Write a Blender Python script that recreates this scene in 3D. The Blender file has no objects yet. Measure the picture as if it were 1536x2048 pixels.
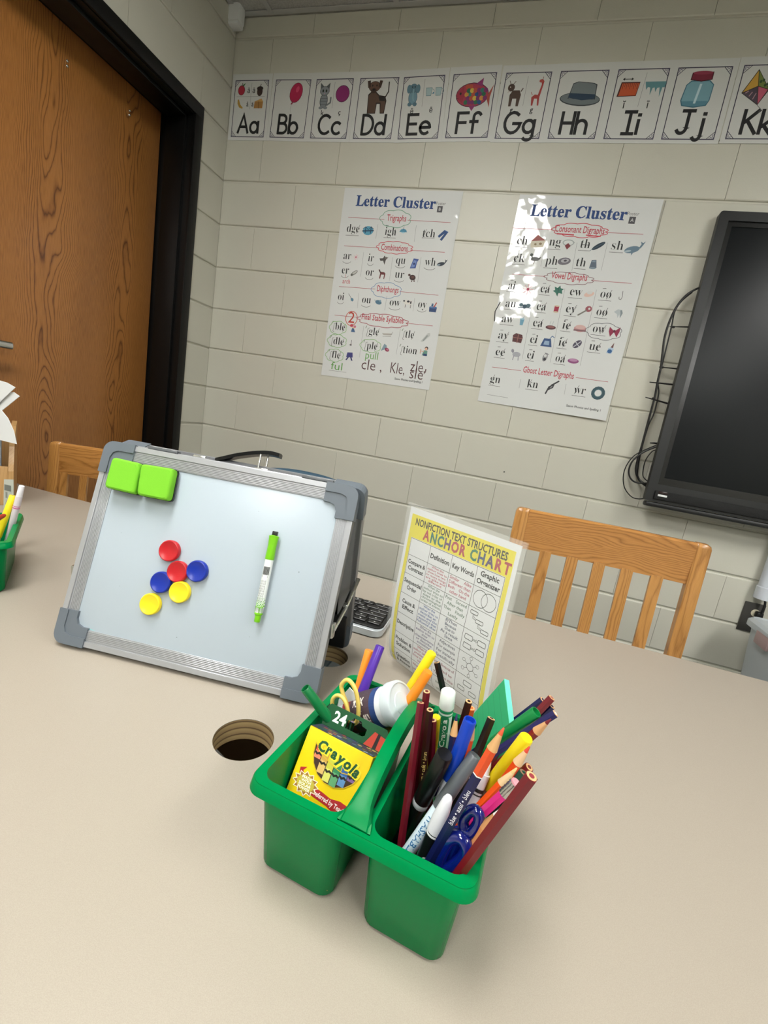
import bpy, bmesh, math, random
from mathutils import Vector, Matrix
from mathutils.geometry import tessellate_polygon
random.seed(7)
SC = bpy.context.scene
COL = SC.collection
R = math.radians
V = Vector

# ------------------------------------------------------------------ camera
T = 0.737                                   # table top height
def cam_axes(yaw, pitch, roll):
    f = V((-math.sin(yaw)*math.cos(pitch), math.cos(yaw)*math.cos(pitch), math.sin(pitch)))
    rt = V((math.cos(yaw), math.sin(yaw), 0)); up = rt.cross(f)
    c, s = math.cos(roll), math.sin(roll)
    return c*rt + s*up, -s*rt + c*up, f
CAM = V((1.680, -2.206, 1.157))
cr, cu_, cf = cam_axes(R(14.436), R(-11.480), R(9.687))
cam = bpy.data.objects.new('camera', bpy.data.cameras.new('camera'))
COL.objects.link(cam)
cam.data.sensor_fit = 'HORIZONTAL'; cam.data.sensor_width = 36.0
cam.data.lens = 913.87/1536*36.0
cam.data.clip_start = 0.02
cam.matrix_world = Matrix(((cr.x, cu_.x, -cf.x, CAM.x), (cr.y, cu_.y, -cf.y, CAM.y), (cr.z, cu_.z, -cf.z, CAM.z), (0, 0, 0, 1)))
SC.camera = cam

# ------------------------------------------------------------------ world, exposure
SC.view_settings.view_transform = 'Standard'
SC.view_settings.look = 'None'
SC.view_settings.gamma = 1.0
SC.view_settings.use_curve_mapping = False
SC.view_settings.exposure = 0.0
wd = bpy.data.worlds.new('world'); SC.world = wd; wd.use_nodes = True
wd.node_tree.nodes['Background'].inputs[0].default_value = (0.75, 0.8, 0.85, 1)
wd.node_tree.nodes['Background'].inputs[1].default_value = 0.3
LIGHT_STRENGTH = 28.5                       # emission of the ceiling light diffusers
CEIL = 2.876

# ------------------------------------------------------------------ materials
def lin(h):
    if isinstance(h, str):
        h = h.lstrip('#'); h = [int(h[i:i+2], 16)/255 for i in (0, 2, 4)]
    return tuple((c/12.92 if c <= 0.04045 else ((c+0.055)/1.055)**2.4) for c in h) + (1.0,)
MATS = {}
def mat(name, color=None, rough=0.5, metal=0.0, **kw):
    if name in MATS: return MATS[name]
    m = bpy.data.materials.new(name); m.use_nodes = True
    b = m.node_tree.nodes['Principled BSDF']
    if color is not None: b.inputs['Base Color'].default_value = lin(color)
    b.inputs['Roughness'].default_value = rough
    b.inputs['Metallic'].default_value = metal
    for k, v in kw.items():
        b.inputs[k.replace('_', ' ')].default_value = v
    MATS[name] = m
    return m
def nodes(m): return m.node_tree.nodes, m.node_tree.links, m.node_tree.nodes['Principled BSDF']
def add_noise_bump(m, scale, strength, dist=0.001, detail=4.0, coord='Object', stretch=(1, 1, 1)):
    N, L, b = nodes(m)
    tc = N.new('ShaderNodeTexCoord'); mp = N.new('ShaderNodeMapping'); mp.inputs['Scale'].default_value = stretch
    nz = N.new('ShaderNodeTexNoise'); nz.inputs['Scale'].default_value = scale; nz.inputs['Detail'].default_value = detail
    bp = N.new('ShaderNodeBump'); bp.inputs['Strength'].default_value = strength; bp.inputs['Distance'].default_value = dist
    L.new(tc.outputs[coord], mp.inputs[0]); L.new(mp.outputs[0], nz.inputs[0]); L.new(nz.outputs[0], bp.inputs['Height']); L.new(bp.outputs[0], b.inputs['Normal'])
    return m
def add_color_noise(m, c1, c2, scale, lo=0.35, hi=0.65, stretch=(1, 1, 1), detail=5.0, coord='Object'):
    N, L, b = nodes(m)
    tc = N.new('ShaderNodeTexCoord'); mp = N.new('ShaderNodeMapping'); mp.inputs['Scale'].default_value = stretch
    nz = N.new('ShaderNodeTexNoise'); nz.inputs['Scale'].default_value = scale; nz.inputs['Detail'].default_value = detail
    cr_ = N.new('ShaderNodeValToRGB'); e = cr_.color_ramp.elements
    e[0].position = lo; e[0].color = lin(c1); e[1].position = hi; e[1].color = lin(c2)
    L.new(tc.outputs[coord], mp.inputs[0]); L.new(mp.outputs[0], nz.inputs[0]); L.new(nz.outputs[0], cr_.inputs[0]); L.new(cr_.outputs[0], b.inputs['Base Color'])
    return m
def oak(name, axis_l, axis_w, light, dark, cell=0.68, A=1000.0, K=12.0, fl=1.3, fw=5.0, rough=0.35, contrast=1.0, power=5.0):
    """oak veneer: nested cathedral figures; axis_l = grain direction, axis_w = across (object coordinates)"""
    m = mat(name, light, rough)
    N, L, b = nodes(m)
    tc = N.new('ShaderNodeTexCoord'); sp = N.new('ShaderNodeSeparateXYZ'); L.new(tc.outputs['Object'], sp.inputs[0])
    def M(op, a, c=None):
        n = N.new('ShaderNodeMath'); n.operation = op
        for i, x in enumerate((a, c)):
            if x is None: continue
            if isinstance(x, (int, float)): n.inputs[i].default_value = x
            else: L.new(x, n.inputs[i])
        return n.outputs[0]
    def noise(sw, sl, det=2.0):
        cb = N.new('ShaderNodeCombineXYZ'); L.new(M('MULTIPLY', w, sw), cb.inputs[0]); L.new(M('MULTIPLY', l, sl), cb.inputs[1]); L.new(sp.outputs[3-axis_l-axis_w], cb.inputs[2])
        nz = N.new('ShaderNodeTexNoise'); nz.inputs['Scale'].default_value = 1.0; nz.inputs['Detail'].default_value = det; L.new(cb.outputs[0], nz.inputs[0]); return nz.outputs[0]
    l = sp.outputs[axis_l]; w = sp.outputs[axis_w]
    pw = M('PINGPONG', M('ADD', w, M('MULTIPLY', M('SUBTRACT', noise(2.0/cell, fl*2, 2), 0.5), cell*0.10)), cell/2)
    u = M('SUBTRACT', pw, cell/4)
    f = M('ADD', M('MULTIPLY', M('MULTIPLY', u, u), A), M('ADD', M('MULTIPLY', noise(fw, fl, 2), K*2), M('MULTIPLY', noise(fw*9, fl*9, 2), 0.5)))
    ridge = M('POWER', M('ABSOLUTE', M('SUBTRACT', M('MULTIPLY', M('FRACT', f), 2.0), 1.0)), power)
    fine = M('SUBTRACT', noise(650.0, 22.0, 2), 0.45)
    fac = M('ADD', M('MULTIPLY', ridge, 0.8*contrast), M('ADD', M('MULTIPLY', fine, 1.0*contrast), M('MULTIPLY', M('SUBTRACT', noise(9.0, 1.0, 1), .45), .5)))
    rp = N.new('ShaderNodeValToRGB'); e = rp.color_ramp.elements
    e[0].position = 0.0; e[0].color = lin(light); e[1].position = 1.0; e[1].color = lin(dark)
    L.new(fac, rp.inputs[0]); L.new(rp.outputs[0], b.inputs['Base Color'])
    b.inputs['Coat Weight'].default_value = 0.3; b.inputs['Coat Roughness'].default_value = 0.18
    return m

PAINT = add_noise_bump(mat('block_paint', '#c6c4b7', 0.38), 260, 0.35, 0.0009)
PAINT.node_tree.nodes['Principled BSDF'].inputs['Specular IOR Level'].default_value = 0.45
MORTAR = add_noise_bump(mat('joint_paint', '#c6c4b7', 0.45), 400, 0.25, 0.0008)
LAMINATE = mat('table_laminate', '#c9bca8', 0.42)
add_color_noise(LAMINATE, '#9c9386', '#a49b8e', 1400, 0.35, 0.65, detail=2)
EDGE = mat('table_edge_band', '#8a8276', 0.5)
PLY = mat('plywood_edge', '#8b6f45', 0.7)
def ply_layers():
    N, L, b = nodes(PLY)
    tc = N.new('ShaderNodeTexCoord'); sp = N.new('ShaderNodeSeparateXYZ'); L.new(tc.outputs['Object'], sp.inputs[0])
    mm = N.new('ShaderNodeMath'); mm.operation = 'MULTIPLY'; mm.inputs[1].default_value = 105.0; L.new(sp.outputs[2], mm.inputs[0])
    fr = N.new('ShaderNodeMath'); fr.operation = 'FRACT'; L.new(mm.outputs[0], fr.inputs[0])
    rp = N.new('ShaderNodeValToRGB'); rp.color_ramp.interpolation = 'LINEAR'; e = rp.color_ramp.elements
    e[0].position = 0.0; e[0].color = lin('#3c2512'); e[1].position = 0.18; e[1].color = lin('#8d7450')
    e2 = rp.color_ramp.elements.new(0.8); e2.color = lin('#a18a5e'); e3 = rp.color_ramp.elements.new(1.0); e3.color = lin('#5d4326')
    L.new(fr.outputs[0], rp.inputs[0]); L.new(rp.outputs[0], b.inputs['Base Color'])
ply_layers()
CARPET = add_color_noise(mat('carpet', '#5d6467', 0.95), '#3f474b', '#858b8d', 700, 0.35, 0.65)
CEILT = add_noise_bump(add_color_noise(mat('ceiling_tile_board', '#b5b5b2', 0.9), '#a9a9a6', '#c0c0bc', 160), 300, 0.5, 0.002)
GRIDM = mat('ceiling_grid_white', '#b9bab8', 0.5)
BLACKP = mat('black_frame_paint', '#0c0c0c', 0.38, Specular_IOR_Level=0.3)
BLACKP2 = mat('black_plastic', '#151617', 0.45)
DOOROAK = oak('door_oak_veneer', 2, 1, '#a87038', '#5e3210', rough=0.4, contrast=1.2)
CHAIRH = oak('chair_oak_horizontal', 0, 2, '#ba8446', '#7f4f20', cell=.30, A=1500.0, K=5.0, fl=3.0, fw=12.0, rough=0.28, contrast=.85, power=2.5)
CHAIRV = oak('chair_oak_vertical', 2, 0, '#ba8648', '#815222', cell=.2, A=2600.0, K=4.0, fl=2.0, fw=14.0, rough=0.3, contrast=.8, power=2.5)
CHAIRH2 = CHAIRH
ALU = add_noise_bump(mat('brushed_aluminium', '#b0b2b6', 0.36, 0.55), 60, 0.10, 0.0004, stretch=(1, 1, 1))
STEEL = mat('steel', '#c9c9c6', 0.25, 1.0)
GREYP = mat('grey_corner_plastic', '#5f676f', 0.45)
WHITEB = mat('whiteboard_enamel', '#a8b4bd', 0.33)
WHITEB.node_tree.nodes['Principled BSDF'].inputs['Specular IOR Level'].default_value = 0.5
GREENP = mat('green_polypropylene', '#00783f', 0.26, IOR=1.28)
GREENP.node_tree.nodes['Principled BSDF'].inputs['Specular IOR Level'].default_value = 0.2
WHITEP = mat('white_plastic', '#e6e8e8', 0.35)
PAPER = mat('paper_white', '#d9dbdc', 0.7)
def film(name, color, bump=0.35, scale=9.0, dist=0.01, coat=1.0):
    m = mat(name, color, 0.55); N, L, b = nodes(m)
    b.inputs['Coat Weight'].default_value = coat; b.inputs['Coat Roughness'].default_value = 0.06
    tc = N.new('ShaderNodeTexCoord'); nz = N.new('ShaderNodeTexNoise'); nz.inputs['Scale'].default_value = scale; nz.inputs['Detail'].default_value = 2.5
    bp = N.new('ShaderNodeBump'); bp.inputs['Strength'].default_value = bump; bp.inputs['Distance'].default_value = dist
    L.new(tc.outputs['Object'], nz.inputs[0]); L.new(nz.outputs[0], bp.inputs['Height']); L.new(bp.outputs[0], b.inputs['Coat Normal'])
    return m
FILM = film('laminated_white_paper', '#d3d5d4', 0.5, 7.0, 0.012)
FILM2 = film('laminated_card_paper', '#d3d4d1', 0.4, 12.0, 0.006)

# ------------------------------------------------------------------ mesh builder
class MB:
    def __init__(s): s.v = []; s.f = []; s.m = []; s.sm = []; s.M = Matrix.Identity(4)
    def add(s, vs, fs, mi=0, smooth=False):
        k = len(s.v)
        s.v += [s.M @ V(p) for p in vs]
        for f in fs:
            s.f.append([k+i for i in f]); s.m.append(mi); s.sm.append(smooth)
        return s
    def box(s, c, d, bev=0.0, mi=0, seg=2, rot=None):
        bm = bmesh.new(); bmesh.ops.create_cube(bm, size=1.0)
        bmesh.ops.scale(bm, vec=d, verts=bm.verts)
        if bev > 0: bmesh.ops.bevel(bm, geom=list(bm.edges), offset=bev, segments=seg, affect='EDGES', profile=0.5)
        if rot is not None: bmesh.ops.transform(bm, matrix=rot.to_4x4(), verts=bm.verts)
        bmesh.ops.translate(bm, vec=c, verts=bm.verts)
        bm.verts.index_update()
        s.add([v.co.copy() for v in bm.verts], [[v.index for v in f.verts] for f in bm.faces], mi, bev > 0)
        bm.free(); return s
    def loft(s, rings, mi=0, cap0=True, cap1=True, smooth=True, closed=True):
        n = len(rings[0]); vs = [p for r in rings for p in r]; fs = []
        for i in range(len(rings)-1):
            for j in range(n if closed else n-1):
                a = i*n+j; b = i*n+(j+1) % n; fs.append([a, b, b+n, a+n])
        s.add(vs, fs, mi, smooth)
        if cap0: s.add(rings[0], [list(range(n))[::-1]], mi)
        if cap1: s.add(rings[-1], [list(range(n))], mi)
        return s
    def prism(s, poly, z0, z1, mi=0, holes=(), side_mi=None, smooth_side=False):
        """poly in local xy extruded in z; holes = list of polys"""
        side_mi = mi if side_mi is None else side_mi
        loops = [poly]+list(holes); allp = [p for l in loops for p in l]
        tris = tessellate_polygon([[V((p[0], p[1], 0)) for p in l] for l in loops])
        def fix(t):
            a, b, c = [V((allp[i][0], allp[i][1])) for i in t]
            return list(t) if (b-a).cross(c-a) > 0 else list(t)[::-1]
        tris = [fix(t) for t in tris]; n = len(allp)
        s.add([(p[0], p[1], z1) for p in allp], tris, mi)
        s.add([(p[0], p[1], z0) for p in allp], [t[::-1] for t in tris], mi)
        for li, l in enumerate(loops):
            m = len(l); area = sum(l[i][0]*l[(i+1) % m][1]-l[(i+1) % m][0]*l[i][1] for i in range(m))
            vs = [(p[0], p[1], z0) for p in l]+[(p[0], p[1], z1) for p in l]
            fs = [[i, (i+1) % m, m+(i+1) % m, m+i] for i in range(m)]
            if (area > 0) != (li == 0): fs = [f[::-1] for f in fs]
            s.add(vs, fs, side_mi, smooth_side)
        return s
    def tube(s, pts, r, seg=8, mi=0, closed=False, caps=True, flat=1.0, up=None):
        pts = [V(p) for p in pts]; n = len(pts); rings = []
        rr = r if isinstance(r, (list, tuple)) else [r]*n
        prev = None
        for i, p in enumerate(pts):
            if closed: t = pts[(i+1) % n]-pts[i-1]
            else: t = pts[min(i+1, n-1)]-pts[max(i-1, 0)]
            t.normalize()
            if prev is None:
                a = V(up) if up is not None else (V((0, 0, 1)) if abs(t.z) < 0.9 else V((1, 0, 0)))
                x = a.cross(t).normalized() if up is None else (a - t*a.dot(t)).normalized()
            else: x = (prev - t*prev.dot(t)).normalized()
            prev = x; y = t.cross(x)
            rings.append([p + (x*math.cos(2*math.pi*k/seg)*flat + y*math.sin(2*math.pi*k/seg))*rr[i] for k in range(seg)])
        if closed: rings.append(rings[0])
        return s.loft(rings, mi, caps and not closed, caps and not closed)
    def lathe(s, prof, origin, axis, seg=24, mi=0, xref=None, cap=True):
        """prof: list of (r, h) along axis"""
        axis = V(axis).normalized(); a = V(xref) if xref is not None else (V((0, 0, 1)) if abs(axis.z) < 0.9 else V((1, 0, 0)))
        x = (a-axis*a.dot(axis)).normalized(); y = axis.cross(x); o = V(origin)
        rings = [[o+axis*h+(x*math.cos(2*math.pi*k/seg)+y*math.sin(2*math.pi*k/seg))*max(r, 1e-5) for k in range(seg)] for r, h in prof]
        return s.loft(rings, mi, cap, cap)
    def mesh(s, name, mats, org=(0, 0, 0), sharp=0.7):
        me = bpy.data.meshes.new(name); o = V(org)
        me.from_pydata([tuple(p-o) for p in s.v], [], s.f)
        for m in (mats if isinstance(mats, (list, tuple)) else [mats]): me.materials.append(m)
        me.polygons.foreach_set('material_index', s.m)
        me.polygons.foreach_set('use_smooth', s.sm)
        me.update()
        if any(s.sm): me.set_sharp_from_angle(angle=sharp)
        return me
WORLD = {}
def part(name, mb, mats, parent=None, org=None, label=None, kind=None):
    """one mesh object; vertices of mb are world coordinates"""
    po = WORLD.get(parent.name, V((0, 0, 0))) if parent else V((0, 0, 0))
    if org is None:
        if parent: org = po
        else:
            n = len(mb.v); org = V((sum(p.x for p in mb.v)/n, sum(p.y for p in mb.v)/n, min(p.z for p in mb.v)))
    org = V(org)
    ob = bpy.data.objects.new(name, mb.mesh(name, mats, org)); COL.objects.link(ob)
    if parent: ob.parent = parent
    ob.location = org-po; WORLD[ob.name] = org
    if label: ob['label'] = label
    if kind: ob['kind'] = kind
    return ob
def tag(o, label, cat, group=None):
    o['label'] = label; o['category'] = cat
    if group: o['group'] = group
    return o
def thing(name, loc, label, cat, group=None):
    o = bpy.data.objects.new(name, None); o.empty_display_size = 0.02; COL.objects.link(o); o.location = loc; WORLD[o.name] = V(loc)
    return tag(o, label, cat, group)
def struct(name, mb, mats, org=(0, 0, 0)):
    return part(name, mb, mats, None, org, kind='structure')
def rrect(x0, x1, y0, y1, r, n=5):
    pts = []
    for cx, cy, a0 in ((x1-r, y0+r, -90), (x1-r, y1-r, 0), (x0+r, y1-r, 90), (x0+r, y0+r, 180)):
        for i in range(n+1):
            a = R(a0+90*i/n); pts.append((cx+r*math.cos(a), cy+r*math.sin(a)))
    return pts
def circ(cx, cy, r, n=32): return [(cx+r*math.cos(2*math.pi*i/n), cy+r*math.sin(2*math.pi*i/n)) for i in range(n)]
def smooth_path(pts, n=6, closed=False):
    pts = [V(p) for p in pts]; out = []; N_ = len(pts)
    for i in range(N_ if closed else N_-1):
        if closed: p0, p1, p2, p3 = pts[i-1], pts[i], pts[(i+1) % N_], pts[(i+2) % N_]
        else: p0, p1, p2, p3 = pts[max(i-1, 0)], pts[i], pts[i+1], pts[min(i+2, N_-1)]
        for k in range(n):
            t = k/n; out.append(0.5*((2*p1)+(p2-p0)*t+(2*p0-5*p1+4*p2-p3)*t*t+(3*p1-p0-3*p2+p3)*t**3))
    if not closed: out.append(pts[-1])
    return out

# ------------------------------------------------------------------ flat print on sheets
_tc = {}
def text2d(s, bold=0.0, serif=False):
    key = (s, bold, serif)
    if key in _tc: return _tc[key]
    body = s
    if serif:
        body = ''.join(chr(0x1D400+ord(c)-65) if 'A' <= c <= 'Z' else chr(0x1D41A+ord(c)-97) if 'a' <= c <= 'z' else c for c in s)
    cu = bpy.data.curves.new('t', 'FONT'); cu.body = body; cu.resolution_u = 2; cu.offset = bold; cu.fill_mode = 'FRONT'
    o = bpy.data.objects.new('t', cu); COL.objects.link(o)
    dg = bpy.context.evaluated_depsgraph_get(); me = bpy.data.meshes.new_from_object(o.evaluated_get(dg))
    vs = [(v.co.x, v.co.y) for v in me.vertices]; fs = [list(p.vertices) for p in me.polygons]
    bpy.data.objects.remove(o); bpy.data.curves.remove(cu); bpy.data.meshes.remove(me)
    x0 = min(v[0] for v in vs); x1 = max(v[0] for v in vs)
    _tc[key] = ([(a-x0, b) for a, b in vs], fs, x1-x0)
    return _tc[key]
class Sheet:
    """flat print drawn in metres on a surface given by fn(x, y, lift)"""
    def __init__(s, fn, step=6e-5): s.fn = fn; s.g = {}; s.step = step; s.k = 0
    def put(s, grp, col, vs, fs, layer):
        g = s.g.setdefault(grp, {'mb': MB(), 'mats': []})
        m = mat('ink_'+col.strip('#'), col, 0.6)
        if m not in g['mats']: g['mats'].append(m)
        s.k = (s.k+1) % 12
        lift = s.step*layer+s.k*s.step*0.05
        g['mb'].add([s.fn(x, y, lift) for x, y in vs], fs, g['mats'].index(m))
    def text(s, t, x, y, h=None, w=None, col='#111111', grp='lettering', bold=0.0, serif=False, layer=3, ang=0.0, align=0.0, italic=0.0):
        vs, fs, tw = text2d(t, bold, serif)
        sy = (h/0.69) if h else w/tw
        sx = (w/tw) if w else sy
        ca, sa = math.cos(ang), math.sin(ang)
        out = []
        for a, b in vs:
            px = (a-align*tw)*sx+b*sy*italic; py = b*sy
            out.append((x+px*ca-py*sa, y+px*sa+py*ca))
        s.put(grp, col, out, fs, layer)
    def poly(s, pts, col, grp='picture', layer=1):
        tr = tessellate_polygon([[V((p[0], p[1], 0)) for p in pts]])
        fs = []
        for t in tr:
            a, b, c = [V(pts[i]) for i in t]
            fs.append(list(t) if (b-a).cross(c-a) > 0 else list(t)[::-1])
        s.put(grp, col, pts, fs, layer)
    def ell(s, cx, cy, rx, ry, col, grp='picture', layer=1, ang=0.0, n=20):
        ca, sa = math.cos(ang), math.sin(ang)
        pts = [(cx+rx*math.cos(t)*ca-ry*math.sin(t)*sa, cy+rx*math.cos(t)*sa+ry*math.sin(t)*ca) for t in (2*math.pi*i/n for i in range(n))]
        s.put(grp, col, pts, [list(range(n))], layer)
    def rect(s, x0, y0, x1, y1, col, grp='picture', layer=1):
        s.put(grp, col, [(x0, y0), (x1, y0), (x1, y1), (x0, y1)], [[0, 1, 2, 3]], layer)
    def stroke(s, pts, w, col, grp='picture', layer=2, closed=False, ext=True):
        pts = [V((p[0], p[1])) for p in pts]
        if ext and not closed and len(pts) > 1:
            d = (pts[0]-pts[1]); pts[0] = pts[0]+d.normalized()*w*0.35 if d.length else pts[0]
            d = (pts[-1]-pts[-2]); pts[-1] = pts[-1]+d.normalized()*w*0.35 if d.length else pts[-1]
        n = len(pts); L_ = []; R_ = []
        for i, p in enumerate(pts):
            a = pts[i-1] if (i > 0 or closed) else None; b = pts[(i+1) % n] if (i < n-1 or closed) else None
            d1 = (p-a).normalized() if a is not None else None; d2 = (b-p).normalized() if b is not None else None
            if d1 is None: d1 = d2
            if d2 is None: d2 = d1
            nn = V((-(d1+d2).y, (d1+d2).x))
            if nn.length < 1e-6: nn = V((-d1.y, d1.x))
            nn.normalize(); c = max(0.45, nn.dot(V((-d1.y, d1.x))))
            L_.append(p+nn*w/2/c); R_.append(p-nn*w/2/c)
        vs = [tuple(q) for q in L_]+[tuple(q) for q in R_]; m = n if closed else n-1
        fs = [[n+i, n+(i+1) % n, (i+1) % n, i] for i in range(m)]
        s.put(grp, col, vs, fs, layer)
    def line(s, x0, y0, x1, y1, w, col, grp='ruled_line', layer=2, n=1):
        s.stroke([(x0+(x1-x0)*i/n, y0+(y1-y0)*i/n) for i in range(n+1)], w, col, grp, layer)
    def frame(s, x0, y0, x1, y1, w, col, grp='border', layer=2):
        s.stroke([(x0, y0), (x1, y0), (x1, y1), (x0, y1)], w, col, grp, layer, closed=True)
    def cloud(s, cx, cy, w, h, col, lw=0.0022, n=9, grp='marker_drawing', layer=4):
        pts = []; N_ = n*8
        for i in range(N_):
            t = 2*math.pi*i/N_; b = 1+0.13*abs(math.sin(n*t/2))
            pts.append((cx+w/2*math.cos(t)*b*0.93, cy+h/2*math.sin(t)*b*0.93))
        s.stroke(pts, lw, col, grp, layer, closed=True)
    def build(s, parent):
        for k, g in s.g.items(): part(k, g['mb'], g['mats'], parent, kind='stuff')
def plane_fn(o, X, Y):
    o = V(o); X = V(X).normalized(); Y = V(Y).normalized(); N_ = X.cross(Y)
    return lambda x, y, l: o+X*x+Y*y+N_*l
# ================================================================== the room
H = 0.2032; ZJ = 2.1765                        # block course height, one joint level
RX1, RY0 = 6.4, -6.6
ROWZ = [ZJ-H*k for k in range(-4, 12)]         # joint levels
BLK = {}
def block_mesh(length, height, axis):
    key = (round(length, 4), round(height, 4), axis)
    if key not in BLK:
        mb = MB(); gx, gz, d = 0.0005, 0.0068, 0.010
        L0, h0 = length-gx, height-gz
        prof = [(0, 0.0), (0.0016, 0.0050), (0.0050, 0.0070)]     # inset, depth: softened arris
        rings = []
        for ins, dp in [(0.0, -0.004)]+prof:
            ix = ins*0.12
            rings.append([(-L0/2+ix, -dp, -h0/2+ins), (L0/2-ix, -dp, -h0/2+ins), (L0/2-ix, -dp, h0/2-ins), (-L0/2+ix, -dp, h0/2-ins)])
        if axis == 'y': rings = [[(-p[1], p[0], p[2]) for p in r] for r in rings]
        mb.loft([[V(p) for p in r] for r in rings], 0, False, True, smooth=False)
        BLK[key] = mb.mesh('concrete_block', PAINT)
    return BLK[key]
def lay(parent, axis, plane, a0, a1, z0, z1, off):
    po = WORLD[parent.name]
    k = 0
    for ri in range(len(ROWZ)-1):
        zt, zb = min(ROWZ[ri], z1), max(ROWZ[ri+1], z0)
        if zt-zb < 0.02: continue
        odd = (ri+off) % 2
        n = int((a1-a0)/(2*H))+3
        for i in range(-1, n):
            s = a0+i*2*H+(H if odd else 0) if axis == 'x' else a1-(i+1)*2*H-(H if odd else 0)
            e = s+2*H; s_, e_ = max(s, a0), min(e, a1)
            if e_-s_ < 0.02: continue
            me = block_mesh(e_-s_, zt-zb, axis)
            ob = bpy.data.objects.new('concrete_block', me); COL.objects.link(ob); ob.parent = parent
            c = V(((s_+e_)/2, plane, (zt+zb)/2)) if axis == 'x' else V((plane, (s_+e_)/2, (zt+zb)/2))
            ob.location = c-po
DZ = 2.385                                       # door frame head, outer edge
# mortar plane sits 7 mm behind the block faces (faces at y = 0, x = 0)
wb = MB(); wb.box((RX1/2, 0.107, CEIL/2+0.05), (RX1+0.4, 0.2, CEIL+0.1))
wall_back = struct('wall_back', wb, MORTAR, (0, 0, 0))
lay(wall_back, 'x', 0.007, 0.0, 4.064, 0.0, CEIL, 0)
# wall_left has the door opening between y=-0.235 and y=-1.30
JY0, JY1 = -0.200, -1.38
wl = MB()
wl.box((-0.107, -0.085, CEIL/2+0.05), (0.2, 0.230, CEIL+0.1))
wl.box((-0.107, (JY0+JY1)/2, (DZ-0.04+CEIL+0.1)/2), (0.2, JY0-JY1, CEIL+0.1-(DZ-0.04)))
wl.box((-0.107, (JY1+RY0)/2, CEIL/2+0.05), (0.2, JY1-RY0, CEIL+0.1))
wall_left = struct('wall_left', wl, MORTAR, (0, 0, 0))
lay(wall_left, 'y', -0.007, -0.20, 0.0, 0.0, DZ, 1)
lay(wall_left, 'y', -0.007, -2.2352, 0.0, DZ, CEIL, 1)
wr = MB(); wr.box((RX1+0.1, RY0/2, CEIL/2+0.05), (0.2, -RY0+0.4, CEIL+0.1)); struct('wall_right', wr, PAINT)
wf = MB(); wf.box((RX1/2, RY0-0.1, CEIL/2+0.05), (RX1+0.4, 0.2, CEIL+0.1)); struct('wall_front', wf, PAINT)
fl = MB(); fl.box((RX1/2, RY0/2, -0.05), (RX1+0.6, -RY0+0.6, 0.1)); struct('floor', fl, CARPET)
bb = MB(); bb.box((RX1/2, -0.004, 0.055), (RX1, 0.008, 0.11), 0.002); struct('baseboard_back', bb, BLACKP2)
# ceiling: wall angle, T bars and separate tiles on a 2 ft grid
ce = MB(); ce.box((RX1/2, RY0/2, CEIL+0.16), (RX1+0.4, -RY0+0.4, 0.1))
ceiling = struct('ceiling', ce, CEILT, (0, 0, CEIL))
GX, GY, G = 0.185, -0.34, 0.61
lightcells = set()
LIGHTS = [(2, 3), (6, 3), (2, 6), (6, 6), (9, 9)]   # column, first row; each is 1 x 2 cells
for c_, r_ in LIGHTS: lightcells |= {(c_, r_), (c_, r_+1)}
gb = MB()
gb.box((RX1/2, -0.012, CEIL), (RX1, 0.024, 0.003)); gb.box((0.012, RY0/2, CEIL), (0.024, -RY0, 0.003))
part('wall_angle', gb, GRIDM, ceiling)
xs = [GX+G*i for i in range(-1, 11)]; ys = [GY-G*j for j in range(-1, 11)]
xs[0] = 0.0; ys[0] = 0.0
for x in xs[1:]:
    t = MB(); t.box((x, RY0/2, CEIL-0.0008), (0.024, -RY0, 0.0025)); part('grid_bar', t, GRIDM, ceiling)
for y in ys[1:]:
    t = MB(); t.box((RX1/2, y, CEIL-0.0002), (RX1, 0.024, 0.0025)); part('grid_bar', t, GRIDM, ceiling)
tile_me = {}
for i in range(len(xs)-1):
    for j in range(len(ys)-1):
        if (i, j) in lightcells: continue
        w_, h_ = xs[i+1]-xs[i], ys[j]-ys[j+1]
        key = (round(w_, 3), round(h_, 3))
        if key not in tile_me:
            t = MB(); t.box((0, 0, 0.008), (w_-0.006, h_-0.006, 0.013), 0.002, seg=1); tile_me[key] = t.mesh('ceiling_tile', CEILT)
        ob = bpy.data.objects.new('ceiling_tile', tile_me[key]); COL.objects.link(ob); ob.parent = ceiling
        ob.location = ((xs[i]+xs[i+1])/2, (ys[j]+ys[j+1])/2, 0.003)
EMIT = mat('light_diffuser', '#ffffff', 0.6); EMIT.node_tree.nodes['Principled BSDF'].inputs['Emission Color'].default_value = (1.0, 0.99, 0.95, 1)
EMIT.node_tree.nodes['Principled BSDF'].inputs['Emission Strength'].default_value = LIGHT_STRENGTH
names = ['recessed shallow ceiling light above the near half of the table', 'recessed shallow ceiling light beside the black screen', 'recessed shallow ceiling light behind the table', 'recessed shallow ceiling light farther back on the screen side', 'recessed shallow ceiling light in the far back corner']
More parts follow.
